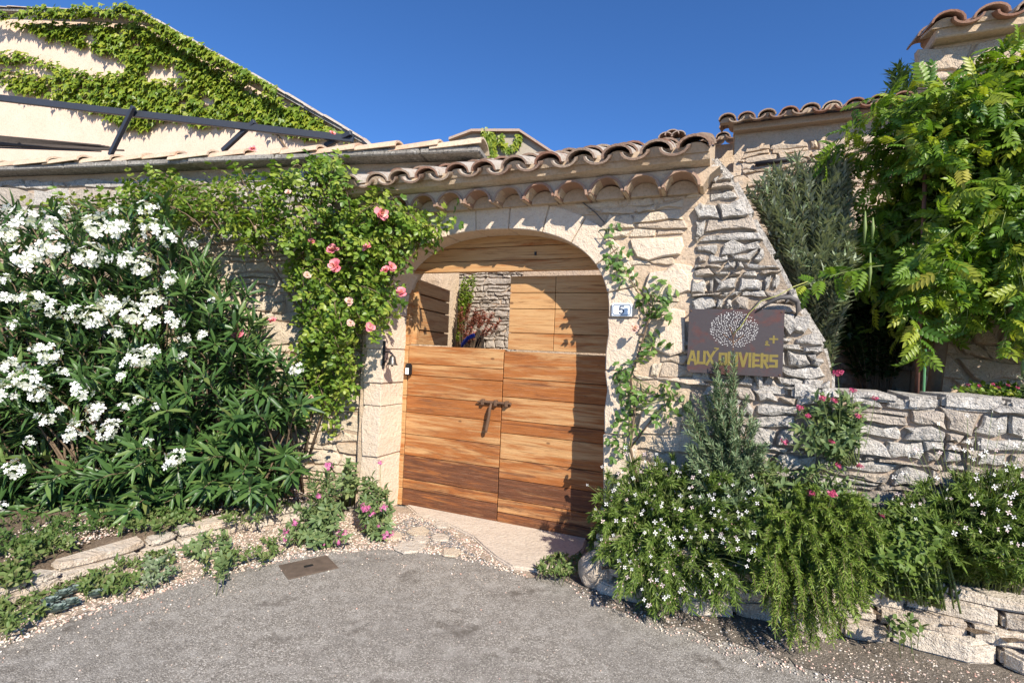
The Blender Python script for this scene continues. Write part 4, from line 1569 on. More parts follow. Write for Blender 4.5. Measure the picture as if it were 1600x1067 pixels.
while x < 1.0:
    L = min(rng.uniform(0.7, 1.1), 1.03 - x)
    b = MB()
    b.box(x, x + L - 0.004, -0.20 + rng.uniform(-.015, .015), 0.5, 3.385, 3.445 + rng.uniform(-.008, .008))
    b.obj('coping_slab', M['lichen_slab'], lwall, bevel=0.012)
    x += L
CT = canal_tile('coping_tile', 0.50, 0.34, 0.29, 0.10, 0.02, M['coping_tile'])
x = -7.3
i = 0
while x < 0.72:
    o = link('coping_tile', CT, lwall)
    o.location = (x + 0.46, -0.055 + rng.uniform(-.02, .02), 3.447 + 0.006 * (i % 2) + rng.uniform(0, .012))
    o.rotation_euler = (R_(-3) + rng.uniform(-.02, .02), rng.uniform(-.05, .05), R_(90) + rng.uniform(-.04, .04))
    x += 0.415
    i += 1

# ------------------------------------------------------------------ house with creeper, left
def frame_px(x, y, org, rot, yoff=0.0):
    """pixel -> (x,z) in an upright plane through org turned by rot"""
    X = np.array([math.cos(rot), math.sin(rot), 0])
    Y = np.array([-math.sin(rot), math.cos(rot), 0])
    d = _CM @ np.array([(x - 800) / LENS_PX, -(y - 533.5) / LENS_PX, -1.0])
    o = np.array(org, float) + Y * yoff
    s = ((o - CAMP) @ Y) / (d @ Y)
    P = CAMP + s * d
    return float((P - np.array(org)) @ X), float(P[2])


H0 = np.array([-7.0, 10.2, 0.0])
H_ROT = R_(-12)


def hp_(x, y, yo=0.0):
    return frame_px(x, y, H0, H_ROT, yo)


CTH = canal_tile('verge_tile', 0.50, 0.24, 0.20, 0.055, 0.02, M['tile'])
house = thing('plastered_house', 'peach plastered gable house covered with green creeper', 'house', H0, H_ROT)
top = [hp_(x, y) for x, y in ((-260, 5), (0, 22), (228, 31), (425, 142), (572, 228))]
eave = (top[-1][0] + 1.0, top[-1][1] - 0.85)
poly = [(top[0][0], 0.0), (eave[0], 0.0), eave] + top[::-1]
mb = MB()
mb.prism(poly, 0.0, 7.0)
mb.obj('wall', M['plaster'], house)
line = top + [eave]
for i, ((x0, z0), (x1, z1)) in enumerate(zip(line[:-1], line[1:])):
    b = MB()
    b.prism([(x0, z0 + 0.003), (x1, z1 + 0.003), (x1, z1 + 0.06), (x0, z0 + 0.06)], -0.12, 7.1)
    b.obj('roof_slope', M['lichen_slab'], house)
    L = math.hypot(x1 - x0, z1 - z0)
    a = math.atan2(z1 - z0, x1 - x0)
    k = int(L / 0.42)
    for j in range(k):
        f = (j + 0.0) / k
        o = link('verge_tile', CTH, house)
        o.location = (x0 + (x1 - x0) * f, -0.05, z0 + (z1 - z0) * f + 0.06 + 0.01 * (j % 2))
        o.rotation_euler = Matrix.Rotation(-a, 3, 'Y').to_euler()
        o.matrix_local = Matrix.Translation(o.location) @ Matrix.Rotation(-a, 4, 'Y') @ Matrix.Rotation(R_(-90), 4, 'Z')
IVP = [[(0, 24), (40, 32), (80, 24), (150, 22), (215, 24), (250, 46), (300, 68), (345, 94), (385, 121), (425, 146), (470, 170), (520, 200), (550, 218), (500, 214), (460, 200), (430, 195), (385, 172), (340, 150), (330, 128), (300, 118), (262, 100), (230, 95), (215, 110), (200, 92), (165, 86), (120, 70), (80, 60), (50, 48), (20, 38), (0, 30)],
       [(205, 85), (232, 90), (226, 126), (206, 122)],
       [(0, 86), (30, 82), (60, 92), (95, 100), (110, 110), (150, 116), (195, 116), (225, 124), (262, 130), (300, 122), (332, 126), (385, 150), (425, 170), (460, 194), (505, 214), (480, 216), (440, 206), (400, 190), (380, 186), (345, 196), (320, 198), (285, 188), (255, 188), (240, 204), (200, 200), (182, 188), (140, 172), (105, 160), (75, 150), (40, 148), (15, 138), (0, 128), (0, 108), (30, 108), (70, 116), (105, 124), (75, 106), (30, 100), (0, 100)]]
IVH = [[(268, 136), (300, 132), (298, 142), (272, 146)], [(314, 146), (342, 152), (345, 165), (318, 168)], [(385, 135), (402, 137), (398, 147), (382, 146)]]
r = np.random.default_rng(4)
pts = []
for pl, nn in zip(IVP, (4200, 320, 4400)):
    for p in sample_px(pl, nn, random.Random(nn)):
        if any(inside(p, h) for h in IVH) or noise.noise(Vector((p[0] / 26, p[1] / 17, 3.3))) + 0.5 * noise.noise(Vector((p[0] / 9, p[1] / 7, 1.3))) > 0.34 + 0.1 * r.normal():
            continue
        pts.append((p[0] + r.normal() * 2.5, p[1] + r.normal() * 2.0 + abs(r.normal()) * 2))
for k in range(480):                      # tufts curling over the roof edge
    f = r.random()
    x = 205 + f * 240
    y = 22 + max(0, (x - 222)) * 0.565 - abs(r.normal()) * 3 + 5
    pts.append((x, y))
ivr = thing('wall_creeper', 'bright green creeper spread over the peach house gable', 'creeper', lw(-3.0, 5.0, 0) * 0 + H0 + np.array([0, 0, 0]), H_ROT)
PP = []
for (x, y) in pts:
    a, c = hp_(x, y)
    PP.append((a, -abs(r.normal()) * 0.06 - 0.03 - (0.19 if y < 40 + max(0, (x - 222)) * 0.565 and x < 460 else 0), c))
PP = np.array(PP)
D = np.stack([r.normal(size=len(PP)) * 0.35, -0.35 - 0.25 * r.random(len(PP)), -1 + 0.25 * r.normal(size=len(PP))], 1)
Nn = np.stack([r.normal(size=len(PP)) * 0.35, -np.ones(len(PP)), 0.55 + 0.35 * r.normal(size=len(PP))], 1)
V, F = scatter(L_IVY, PP, frames(D, Nn), r.uniform(0.07, 0.145, len(PP)))
o = link('foliage', fmesh('foliage', V, F, M['ivy'], np.repeat(np.clip(r.beta(2, 2, len(PP)), 0, 1), len(L_IVY[1])), smooth=False), ivr)
o['kind'] = 'stuff'
b = MB()
for pth in ([(560, 400), (420, 190), (300, 160), (150, 140), (0, 110)], [(420, 190), (330, 110), (215, 60), (60, 40)], [(215, 118), (218, 60)]):
    b.tube([(hp_(x, y)[0], -0.03, hp_(x, y)[1]) for x, y in pth], 0.02, 5)
b.obj('vine_stems', M['bark'], ivr)['kind'] = 'stuff'

# pergola of dark steel above the wall
perg = thing('steel_pergola', 'dark steel pergola rail with slanting struts above the garden wall', 'pergola', at(205, 187, 6.9), H_ROT)
pb = np.array(perg.location)


def loc_in(root, P):
    a = -root.rotation_euler[2]
    d = np.array(P) - np.array(root.location)
    return (d[0] * math.cos(a) - d[1] * math.sin(a), d[0] * math.sin(a) + d[1] * math.cos(a), d[2])


def beam(root, name, A, B, w, h, m):
    A, B = Vector(loc_in(root, A)), Vector(loc_in(root, B))
    d = (B - A)
    b = MB()
    b.box(-w / 2, w / 2, 0, d.length, -h / 2, h / 2)
    o = b.obj(name, m, root, bevel=0.004)
    o.matrix_local = Matrix.Translation(A) @ d.to_track_quat('Y', 'Z').to_matrix().to_4x4()
    return o


beam(perg, 'rail', at(-220, 128, 7.2), at(552, 218, 6.25), 0.05, 0.085, M['steel_beam'])
for (x0, y0, x1, y1, Y0, Y1) in ((172, 243, 209, 167, 6.75, 6.55), (348, 236, 398, 190, 6.6, 6.4), (508, 228, 549, 208, 6.4, 6.2), (-60, 240, -12, 130, 7, 6.8)):
    beam(perg, 'strut', at(x0, y0, Y0), at(x1, y1, Y1), 0.045, 0.06, M['steel_beam'])
reed = thing('reed_screen', 'rolled grey reed screen lying on the pergola at far left', 'screen', at(60, 225, 7.6), H_ROT)
for i in range(9):
    y = 209 + i * 3.6
    beam(reed, 'reed', at(-200, y - 14, 7.9), at(182 - 6 * abs(4 - i) + (30 if i == 7 else 0), 232 + (i - 4) * 1.1, 7.3), 0.022, 0.022, M['reed'])

# grey gable far behind
B0 = np.array([-0.7, 14.0, 0])
bh = thing('rear_gable_house', 'small grey rendered gable far behind the gateway roof', 'house', B0, R_(-8))
pp = [frame_px(x, y, B0, R_(-8)) for x, y in ((703, 222), (738, 209), (812, 209), (862, 242))]
mb = MB()
mb.prism([(pp[0][0], 0), (pp[3][0] + 1, 0), (pp[3][0] + 1, pp[3][1] - .5)] + pp[::-1], 0, 5)
mb.obj('wall', M['grey_plaster'], bh)
ln = pp + [(pp[3][0] + 1, pp[3][1] - .5)]
for (x0, z0), (x1, z1) in zip(ln[:-1], ln[1:]):
    b = MB()
    b.prism([(x0, z0 + .003), (x1, z1 + .003), (x1, z1 + .07), (x0, z0 + .07)], -0.15, 5.1)
    b.obj('roof_slope', M['tile'], bh)
fl = []
for p in sample_px([(757, 204), (772, 204), (776, 250), (750, 250)], 260, random.Random(1)):
    fl.append(p)
for i in range(130):
    a = PI * i / 129
    fl.append((797 - 14 * math.cos(a) + r.normal() * 1.5, 213 + 22 * math.sin(a) + r.normal() * 1.5))
PP = np.array([(frame_px(x, y, B0, R_(-8))[0], -0.05 - 0.08 * r.random(), frame_px(x, y, B0, R_(-8))[1]) for x, y in fl])
D = np.stack([r.normal(size=len(PP)) * 0.4, -0.4 + 0 * PP[:, 0], -1 + 0 * PP[:, 0]], 1)
Nn = np.stack([r.normal(size=len(PP)) * 0.4, -np.ones(len(PP)), 0.5 + 0 * PP[:, 0]], 1)
V, F = scatter(L_IVY, PP, frames(D, Nn), r.uniform(0.12, 0.2, len(PP)))
cr = thing('gable_vine', 'reddish green vine hanging on the far grey gable', 'creeper', B0, R_(-8))
link('foliage', fmesh('foliage', V, F, M['ivy'], np.repeat(r.random(len(PP)), len(L_IVY[1]))), cr)['kind'] = 'stuff'

# ------------------------------------------------------------------ stone houses on the right
rh = thing('stone_house', 'tan stone house wall with canal tile eave right of the gateway roof', 'house', gate_loc, GATE_ROT)
HY = 3.81
mb = MB()
wall_core(mb, span(-0.03, 3.2, 0.1), lambda t: 0.0, lambda t: 4.80, 36, 3.0, 0.02, y=HY, seed=20)
mb.obj('mortar_body', M['tan_mortar'], rh)
lay_rubble(rh, [(0.0, 3.5), (1.7, 3.5), (1.7, 4.62), (0.0, 4.62)], 0.22, 0.12, M['house_stone'], 81, 0.010, 0.034, y=HY)
tiled_roof(rh, -0.13, 2.6, 0.255, HY - 0.30, 4.83, R_(16), 3, 82)
mb = MB()
mb.box(-0.05, 2.6, HY - 0.14, HY + 0.8, 4.76, 4.85)
mb.obj('mortar_bed', M['eave_mortar'], rh, bevel=0.01)
b = MB()
p0, p1 = gp(1180, 257, -HY + 0.05), gp(1245, 247, -HY + 0.05)
b.tube([(p0[0], HY - 0.06, p0[1]), (p0[0] + (p1[0] - p0[0]) * .45, HY - 0.06, p0[1] + (p1[1] - p0[1]) * .4), (p1[0], HY - 0.06, p1[1])], 0.035, 8)
b.obj('pipe', M['iron'], rh, smooth=True)
# wall set back in shade with its own eave
sb = thing('recessed_wall', 'dark shaded wall stub with tile eave beside the stone house corner', 'wall', gate_loc, GATE_ROT)
mb = MB()
q = gp(1130, 226, -5.0)
mb.box(-1.1, 0.12, 5.0, 5.4, 0, q[1])
mb.obj('wall_body', M['tan_mortar'], sb)
tiled_roof(sb, -1.2, 0.05, 0.25, 4.8, q[1] + 0.02, R_(16), 2, 83)
# little chimney
ch = thing('tile_chimney', 'small chimney capped with dark tiles behind the gateway roof', 'chimney', gate_loc, GATE_ROT)
q0, q1 = gp(1036, 214, -4.4), gp(1066, 214, -4.4)
mb = MB()
mb.box(q0[0] + .03, q1[0] - .03, 4.4, 4.75, 0, q0[1] - 0.05)
mb.obj('stack', M['tan_mortar'], ch)
for i in range(3):
    o = link('cap_tile', TILE, ch)
    o.location = (q0[0] + (q1[0] - q0[0]) * (i + .5) / 3, 4.3, q0[1] - 0.05 + (0.03 if i == 1 else 0))

tw = thing('stone_tower', 'taller stone building rising behind the wisteria at far right', 'house', gate_loc, GATE_ROT)
TY = 1.25
mb = MB()
wall_core(mb, span(1.49, 4.6, 0.1), lambda t: 0.0, lambda t: 4.31, 36, 0.4, 0.012, y=TY, seed=30)
mb.obj('mortar_body', M['tan_mortar'], tw)
lay_rubble(tw, [(1.53, 1.12), (3.6, 1.12), (3.6, 4.2), (1.53, 4.2)], 0.26, 0.13, M['house_stone'], 91, 0.010, 0.032, y=TY)
tiled_roof(tw, gp(1455, 45, -TY + 0.2)[0] + 0.11, 3.9, 0.255, TY - 0.2, 4.33, R_(16), 2, 92)
mb = MB()
mb.box(1.46, 4.0, TY - 0.13, TY + .42, 4.27, 4.36)
mb.obj('mortar_bed', M['eave_mortar'], tw, bevel=0.01)
tw2 = thing('terrace_wall', 'shaded rubble wall behind the low garden wall', 'wall', gate_loc, GATE_ROT)
mb = MB()
wall_core(mb, span(0.45, 1.485, 0.08), lambda t: 1.0, lambda t: 2.3, 16, 0.3, 0.015, y=1.6, seed=33)
mb.obj('mortar_body', M['wall_mortar'], tw2)
lay_rubble(tw2, [(0.5, 1.12), (1.45, 1.12), (1.45, 2.25), (0.5, 2.25)], 0.26, 0.12, M['warm_grey_stone'], 95, 0.010, 0.03, y=1.6)

# ------------------------------------------------------------------ courtyard seen through the hatch
cw = thing('courtyard_wall', 'grey drystone courtyard wall seen through the open gate hatch', 'wall', gate_loc, GATE_ROT)
mb = MB()
CY = 3.4
wall_core(mb, span(-5.6, -1.5, 0.1), lambda t: 0.0, lambda t: 3.6, 30, 0.4, 0.02, y=CY, seed=40)
mb.obj('mortar_body', M['wall_mortar'], cw)
lay_rubble(cw, [(-4.55, 1.30), (-3.0, 1.30), (-3.0, 3.0), (-4.55, 3.0)], 0.15, 0.068, M['court_stone'], 41, 0.007, 0.03, y=CY, limit=299)
p0, p1 = gp(741, 518, -CY), gp(757, 550, -CY)
mb = MB()
mb.prism([(p0[0], 0.9), (p1[0], 0.9), (p1[0], p0[1] - .03), ((p0[0] + p1[0]) / 2, p0[1] + .03), (p0[0], p0[1] - .04)], CY - 0.06, CY + 0.01)
mb.obj('opening_shade_panel', M['opening_dark'], cw)  # dark panel painted as the shade of an opening; no recess is cut
# rendered pier at the left of the yard
pier = thing('rendered_pier', 'sunlit tan rendered wall corner seen through the gate hatch', 'wall', gate_loc, GATE_ROT)
mb = MB()
wall_core(mb, span(-4.75, -4.02, 0.06), lambda t: 0.0, lambda t: 3.3, 24, 0.5, 0.03, y=2.72, seed=45)
mb.obj('wall_body', M['tan_mortar'], pier)
# something blue in the yard
bl = thing('blue_chair', 'small bright blue curved shape seen through the gate hatch', 'chair', gw(-3.3, 2.3, 0.006), GATE_ROT)
p = [gp(x, y, -2.3) for x, y in ((719, 552), (723, 538), (731, 529), (741, 524))]
b = MB()
b.tube([(t + 3.3, 0, z) for t, z in p], 0.028, 8)
b.obj('backrest', M['blue'], bl, smooth=True)
b = MB()
z9 = p[0][1]
b.box(p[0][0] + 3.3 - .03, p[0][0] + 3.3 + .45, -.02, .42, 0.42, 0.46)
b.obj('seat', M['blue'], bl, bevel=0.01)
for sx in (0.0, 0.42):
    for sy in (0.0, 0.38):
        b = MB()
        b.tube([(p[0][0] + 3.3 + sx, sy, 0), (p[0][0] + 3.3 + sx, sy, z9 if sy == 0.0 and sx == 0.0 else 0.44)], 0.015, 6)
        b.obj('leg', M['blue'], bl)
#PART3
# ------------------------------------------------------------------ planter edges, paving bits, pebbles
def resample(pts, s):
    P = [np.array(p, float) for p in pts]
    d = [0]
    for a, b in zip(P[:-1], P[1:]):
        d.append(d[-1] + np.linalg.norm(b - a))
    out = []
    for q in s:
        q = min(max(q, 0), d[-1] - 1e-6)
        i = max(j for j in range(len(d)) if d[j] <= q)
        i = min(i, len(P) - 2)
        f = (q - d[i]) / (d[i + 1] - d[i])
        out.append(P[i] * (1 - f) + P[i + 1] * f)
    return out, d[-1]


def dry_kerb(name, label, line, heights, lens, depth, m, seed, z0=0.0):
    rng = random.Random(seed)
    root = thing(name, label, 'stone edging', (line[2][0], line[2][1], 0))
    base = np.array(root.location)
    _, total = resample(line, [0])
    z = z0
    for ci, h in enumerate(heights):
        s = -rng.uniform(0, 0.2)
        while s < total:
            L = rng.uniform(*lens)
            hh = h * rng.uniform(0.75, 1.15)
            a, mid, b = resample(line, [max(0, s), s + L / 2, s + L - 0.012])[0]
            t = (b - a) / max(np.linalg.norm(b - a), 1e-6)
            n_ = np.array([-t[1], t[0]])            # towards the bed
            off = 0.035 * ci + rng.uniform(-0.03, 0.02)
            dp = depth * rng.uniform(0.8, 1.1)
            f = [a + n_ * (off + rng.uniform(-.02, .02)), mid * .6 + a * .4 + n_ * (off + rng.uniform(-.03, .01)), mid * .5 + b * .5 + n_ * (off + rng.uniform(-.03, .01)), b + n_ * (off + rng.uniform(-.02, .02))]
            k = [b + n_ * (off + dp), a + n_ * (off + dp)]
            poly = [tuple(p - base[:2]) for p in f + k]
            mb = MB()
            mb.slab(poly, z + rng.uniform(0, .006), z + hh)
            me = mb.mesh('edging_stone', m(rng), bevel=0.016, seg=2)
            for v in me.vertices:
                v.co += Vector((0, 0, 0.022 * noise.noise(v.co * 7 + Vector((s, z, 0))))) + Vector((1, 1, 0)) * 0.022 * noise.noise(v.co * 8)
            link('edging_stone', me, root)
            s += L
        z += h * 0.97
    return root


dry_kerb('bed_edging', 'low edging of thin cream limestone slabs in front of oleander', CURB, [0.06, 0.055], (0.16, 0.55), 0.17, lambda r: M['kerb_stone'], 61)
dry_kerb('planter_wall', 'low dry stone planter wall at bottom right under the shrubs', PL, [0.11, 0.09, 0.10, 0.07], (0.18, 0.5), 0.24, lambda r: M['kerb_stone'] if r.random() < .6 else M['warm_grey_stone'], 62)
# boulder ending the planter by the gate
rng = random.Random(63)
bd = thing('boulder', 'rounded grey boulder at the gate end of the planter', 'boulder', (0.66, 3.56, 0))
bm = bmesh.new()
bmesh.ops.create_icosphere(bm, subdivisions=3, radius=1)
for v in bm.verts:
    v.co *= 1 + 0.16 * noise.noise(v.co * 1.7) + 0.06 * noise.noise(v.co * 5)
    v.co = Vector((v.co.x * 0.13, v.co.y * 0.12, max(v.co.z * 0.14 + 0.11, -0.01)))
me = bpy.data.meshes.new('rock')
bm.to_mesh(me)
bm.free()
me.materials.append(M['warm_grey_stone'])
link('rock', me, bd)

PAV = [(655, 832, 24), (690, 822, 22), (640, 858, 32), (705, 866, 22), (657, 846, 20), (688, 843, 20), (616, 840, 18)]
rng = random.Random(64)
PLB = ['pale flat stone nearest the bottom left corner of gate', 'flat cream stone touching the concrete threshold edge', 'long flat cream stone at the asphalt edge below left jamb', 'flat stone at asphalt edge beside the threshold tip', 'tan orange flat stone in middle of the dark gravel', 'cream flat stone just right of the tan orange one', 'flat stone beside the bushy pink valerian', 'small flat stone against the threshold side', 'flat stone below the bushy pink valerian at asphalt edge', 'rightmost flat stone in front of the threshold', 'flat tan stone at asphalt edge in the middle of the row']
for i, (x, y, rr) in enumerate(PAV):
    c = gnd(x, y)
    R0 = rr * c[1] / 800 * 0.8
    n = rng.randint(5, 7)
    poly = [(c[0] + R0 * rng.uniform(.75, 1.1) * math.cos(2 * PI * k / n + .3), c[1] + R0 * 1.15 * rng.uniform(.75, 1.1) * math.sin(2 * PI * k / n + .3)) for k in range(n)]
    b = MB()
    b.slab([(p[0] - c[0], p[1] - c[1]) for p in poly], 0.0, 0.014 + rng.uniform(0, .010))
    o = b.obj('paving_stone', M['kerb_stone'] if i % 3 else M['tan_stone'], None, bevel=0.008, seg=2, loc=(c[0], c[1], 0.004))
    tag(o, PLB[i], 'paving stone', 'flat stones set in the gravel before the gate')

cover = thing('drain_cover', 'rusty square metal drain cover set in the asphalt edge', 'drain cover', (*gnd(482, 886)[:2], 0), R_(38))
b = MB()
b.box(-0.17, 0.17, -0.13, 0.13, 0.002, 0.008)
b.obj('plate', M['drain'], cover, bevel=0.003)
b = MB()
b.box(-0.03, 0.03, -0.012, 0.012, 0.0085, 0.014)
b.obj('lifting_lug', M['iron'], cover)


def pebbles(name, label, poly, n, smin, smax, m, seed, z=0.004, cat='gravel'):
    r = np.random.default_rng(seed)
    xs = np.array([p[0] for p in poly])
    ys = np.array([p[1] for p in poly])
    P = []
    while len(P) < n:
        q = (r.uniform(xs.min(), xs.max()), r.uniform(ys.min(), ys.max()))
        if inside(q, poly):
            P.append((q[0], q[1], z))
    P = np.array(P)
    base = P.mean(0) * np.array([1, 1, 0])
    T = tmpl([(1, 0, 0), (.3, .8, .1), (-.7, .6, -.1), (-.9, -.4, .1), (.2, -.9, 0), (.1, .1, .6), (-.1, 0, -.5)],
             [(0, 1, 5), (1, 2, 5), (2, 3, 5), (3, 4, 5), (4, 0, 5), (1, 0, 6), (2, 1, 6), (3, 2, 6), (4, 3, 6), (0, 4, 6)])
    a = r.uniform(0, 6.28, n)
    D = np.stack([np.cos(a), np.sin(a), 0.2 * r.normal(size=n)], 1)
    S = r.uniform(smin, smax, n) * (r.random(n) ** 0.5)
    V, F = scatter(T, P - base, frames(D, np.array([[0, 0, 1.0]]) + 0.25 * r.normal(size=(n, 3))), S)
    o = link(name, fmesh(name, V, F, m, np.repeat(r.random(n), len(T[1]))), None, tuple(base))
    return tag(o, label, cat, None, 'stuff')


vp = [(-4.1, 1.2), (-2.95, 2.05), (-2.50, 2.55), (-2.28, 2.97), (-1.97, 3.35), (-1.53, 3.77), (-0.95, 4.02), (-0.43, 3.95), (0.2, 3.62), (-0.02, 3.95), (-0.25, 4.4), (-0.8, 4.9), (-1.62, 4.8), (-2.1, 4.55), (-2.36, 4.0), (-2.58, 3.62), (-2.80, 2.86), (-3.1, 2.2)]
pebbles('verge_gravel', 'cream limestone gravel along the bed edging', vp, 10500, 0.006, 0.017, M['pebble'], 1)
pebbles('loose_chips', 'scattered pale chips and petals on the asphalt edge', [(-3.6, 1.3), (-2.3, 2.5), (-1.6, 3.3), (-0.9, 3.75), (0.1, 3.5), (0.2, 3.7), (-0.95, 4.1), (-1.6, 3.85), (-2.1, 3.3), (-2.6, 2.6)], 700, 0.003, 0.010, M['pebble'], 2)
pebbles('dark_gravel', 'dark grey gravel between flat stones before the gate', [tuple(gnd(x, y)[:2]) for x, y in ((612, 826), (640, 808), (690, 822), (720, 850), (745, 872), (700, 858), (660, 850), (625, 850))], 1500, 0.006, 0.014, M['dark_pebble'], 3, 0.006)
pebbles('litter_chips', 'dry leaf litter and chips along the right planter foot', [(0.38, 3.7), (0.5, 3.4), (0.65, 3.2), (1.0, 2.95), (1.35, 2.7), (2.2, 2.35), (2.9, 2.2), (2.8, 2.68), (1.9, 3.05), (1.0, 3.25), (0.6, 3.5)], 2200, 0.004, 0.012, M['pebble'], 4, cat='litter')
pebbles('road_litter', 'sparse pale grit and petals scattered over the asphalt', [(-2.2, 1.6), (-1.9, 3.1), (-0.9, 3.8), (0.2, 3.5), (1.2, 2.7), (1.6, 1.6)], 420, 0.0025, 0.008, M['pebble'], 6, 0.002, 'litter')
pebbles('bed_litter', 'fallen pink petals and chips under the oleander', [(-3.1, 3.2), (-2.85, 3.8), (-2.45, 4.3), (-1.7, 4.9), (-2.2, 5.2), (-3.2, 4.9), (-3.6, 3.8)], 4200, 0.006, 0.014, M['pebble'], 5, 0.112, 'litter')

# ------------------------------------------------------------------ oleander
r = np.random.default_rng(50)
rr = random.Random(50)
OP = [(-260, 360), (-100, 330), (20, 318), (90, 322), (160, 318), (240, 300), (300, 335), (335, 400), (395, 440), (420, 520), (470, 585), (492, 660), (470, 730), (420, 780), (330, 800), (250, 825), (120, 845), (0, 865), (-260, 920)]


def oleY(x, y, rng, spread=0.5):
    return 4.75 - 0.55 * (y - 300) / 520 + rng.uniform(-0.35, spread) + max(0, (x - 200)) / 300 * 0.25


tips = [at(x, y, oleY(x, y, rr)) for x, y in sample_px(OP, 620, rr)]
stems = []
for p in tips:
    bs = np.array([p[0] * 0.75 - 0.75 + rr.uniform(-.35, .35), 5.0 + rr.uniform(-.25, .2) + (-.25 if p[0] < -4 else 0), 0.1])
    c = bs * 0.35 + p * 0.65
    c[2] = bs[2] + (p[2] - bs[2]) * rr.uniform(0.75, 1.05) + 0.15
    stems.append(bez(bs, c, p))
P, D, N_ = leaves_on(stems, 0.5, 9, 0.78, r, up=0.8, droop=0.03, whorl=3, jit=0.25)
ole = plant('oleander', 'large white flowering oleander shrub against the left wall', 'shrub', (-3.4, 4.9, 0.1), stems, L_OLE, (P, D, N_, 0.19), M['oleander'], M['bark'], (0.011, 0.003), 280, (0.7, 1.25), r)
OC = [(40, 340, 28), (75, 352, 20), (10, 370, 24), (40, 402, 30), (85, 386, 26), (150, 357, 27), (185, 362, 24), (240, 362, 24), (266, 374, 20), (228, 328, 20), (140, 402, 30), (195, 405, 24), (222, 418, 22), (50, 470, 26), (86, 482, 18), (10, 468, 18), (170, 480, 24), (205, 492, 28), (150, 497, 26), (236, 470, 22), (236, 505, 20), (270, 500, 20), (266, 437, 15), (60, 545, 14), (80, 553, 20), (12, 570, 18), (40, 595, 27), (62, 615, 20), (15, 612, 22), (215, 562, 24), (240, 550, 16), (125, 610, 21), (75, 655, 18), (150, 645, 22), (125, 670, 20), (170, 672, 22), (192, 635, 11), (315, 525, 13), (290, 528, 10), (215, 625, 9), (245, 637, 9), (465, 577, 13), (273, 718, 19), (22, 735, 20), (110, 678, 14), (5, 790, 10), (100, 330, 14), (120, 490, 18), (20, 510, 12), (300, 380, 10), (180, 330, 12), (255, 470, 10), (100, 580, 10), (190, 590, 12), (285, 555, 8), (45, 690, 12), (230, 690, 9), (330, 470, 8), (10, 440, 14), (110, 440, 12), (180, 520, 16), (95, 640, 10)]
for (x, y, q) in OC:
    Y = oleY(x, y, rr, -0.2) - 0.22
    p = at(x, y, Y)
    put(ole, 'flower_cluster', rr.choice(OLE_CL), p, q * Y / 800 * 0.88, (0.25 + rr.uniform(-.3, .3), -0.9, 0.6 + rr.uniform(-.2, .3)), rr)

# ------------------------------------------------------------------ climbing rose on the left of the gate
r = np.random.default_rng(60)
rr = random.Random(60)


def gat(x, y, n):
    t, z = gp(x, y, n)
    return gw(t, -n, z)


R1 = [(478, 332), (540, 298), (600, 300), (655, 318), (712, 328), (716, 348), (695, 385), (675, 402), (650, 395), (628, 430), (628, 470), (612, 522), (572, 530), (548, 575), (515, 592), (482, 580), (470, 520), (440, 430), (450, 370)]
R2 = [(185, 288), (235, 268), (300, 288), (330, 268), (400, 262), (480, 248), (522, 238), (548, 262), (530, 300), (480, 340), (440, 392), (380, 384), (330, 345), (260, 335), (190, 325)]
R3 = [(468, 560), (560, 550), (555, 600), (520, 690), (480, 640)]
R4 = [(20, 318), (180, 292), (310, 320), (300, 350), (150, 335), (30, 335)]
root_p = gnd(482, 752) + np.array([0, 0, 0.1])
hub = gat(490, 520, 0.1)
tips, stems = [], []
for pl, cnt, nlo, nhi in ((R1, 200, 0.06, 0.45), (R2, 105, 0.35, 0.75), (R3, 36, 0.05, 0.2), (R4, 26, 0.7, 1.0)):
    for x, y in sample_px(pl, cnt, rr):
        p = gat(x, y, rr.uniform(nlo, nhi))
        a = hub + (p - hub) * rr.uniform(0.6, 0.85) + np.array([rr.uniform(-.15, .15), rr.uniform(-.1, .1), rr.uniform(0, .35)])
        c = (a + p) / 2 + np.array([0, -0.08, rr.uniform(0.0, 0.25)])
        stems.append(bez(a, c, p))
P, D, N_ = leaves_on(stems, 0.1, (8, 12), 1.0, r, up=0.7, droop=0.15, jit=0.4)
rose = plant('climbing_rose', 'climbing rose with pink blooms over wall left of the gate', 'climbing plant', root_p, stems, L_ROSE, (P, D, N_, 0.105), M['rose'], M['bark'], (0.006, 0.002), 250, (0.7, 1.25), r)
b = MB()
tr = [gnd(482, 752) + np.array([0, 0, .05]), gat(478, 700, .06), gat(488, 640, .05), gat(478, 590, .08), gat(490, 520, .1), gat(500, 440, .12), gat(540, 380, .15)]
b.tube([tuple(p - root_p) for p in tr], [.022, .02, .018, .017, .015, .012, .009], 7)
tr2 = [gat(490, 520, .1), gat(440, 440, .3), gat(380, 350, .45), gat(280, 310, .6)]
b.tube([tuple(p - root_p) for p in tr2], [.014, .012, .01, .007], 6)
tr3 = [gat(482, 715, .05), gat(505, 640, .04), gat(528, 590, .05), gat(545, 520, .1), gat(590, 430, .2)]
b.tube([tuple(p - root_p) for p in tr3], [.012, .011, .01, .009, .007], 6)
b.obj('trunk', M['bark'], rose, smooth=True)
for (x, y, q) in [(597, 334, 12), (519, 389, 10), (573, 386, 9), (522, 415, 12), (612, 417, 10), (626, 456, 10), (372, 522, 10), (487, 377, 6), (578, 511, 8), (425, 500, 7), (602, 421, 8), (395, 232, 6), (520, 208, 5)]:
    n = 0.5 if x > 470 else 0.75
    p = gat(x, y, n)
    put(rose, 'rose_bloom', rr.choice(ROSE_P), p, q * p[1] / 800 * 1.0, (0.3 + rr.uniform(-.7, .7), -1, 0.4 + rr.uniform(-.6, .6)), rr)
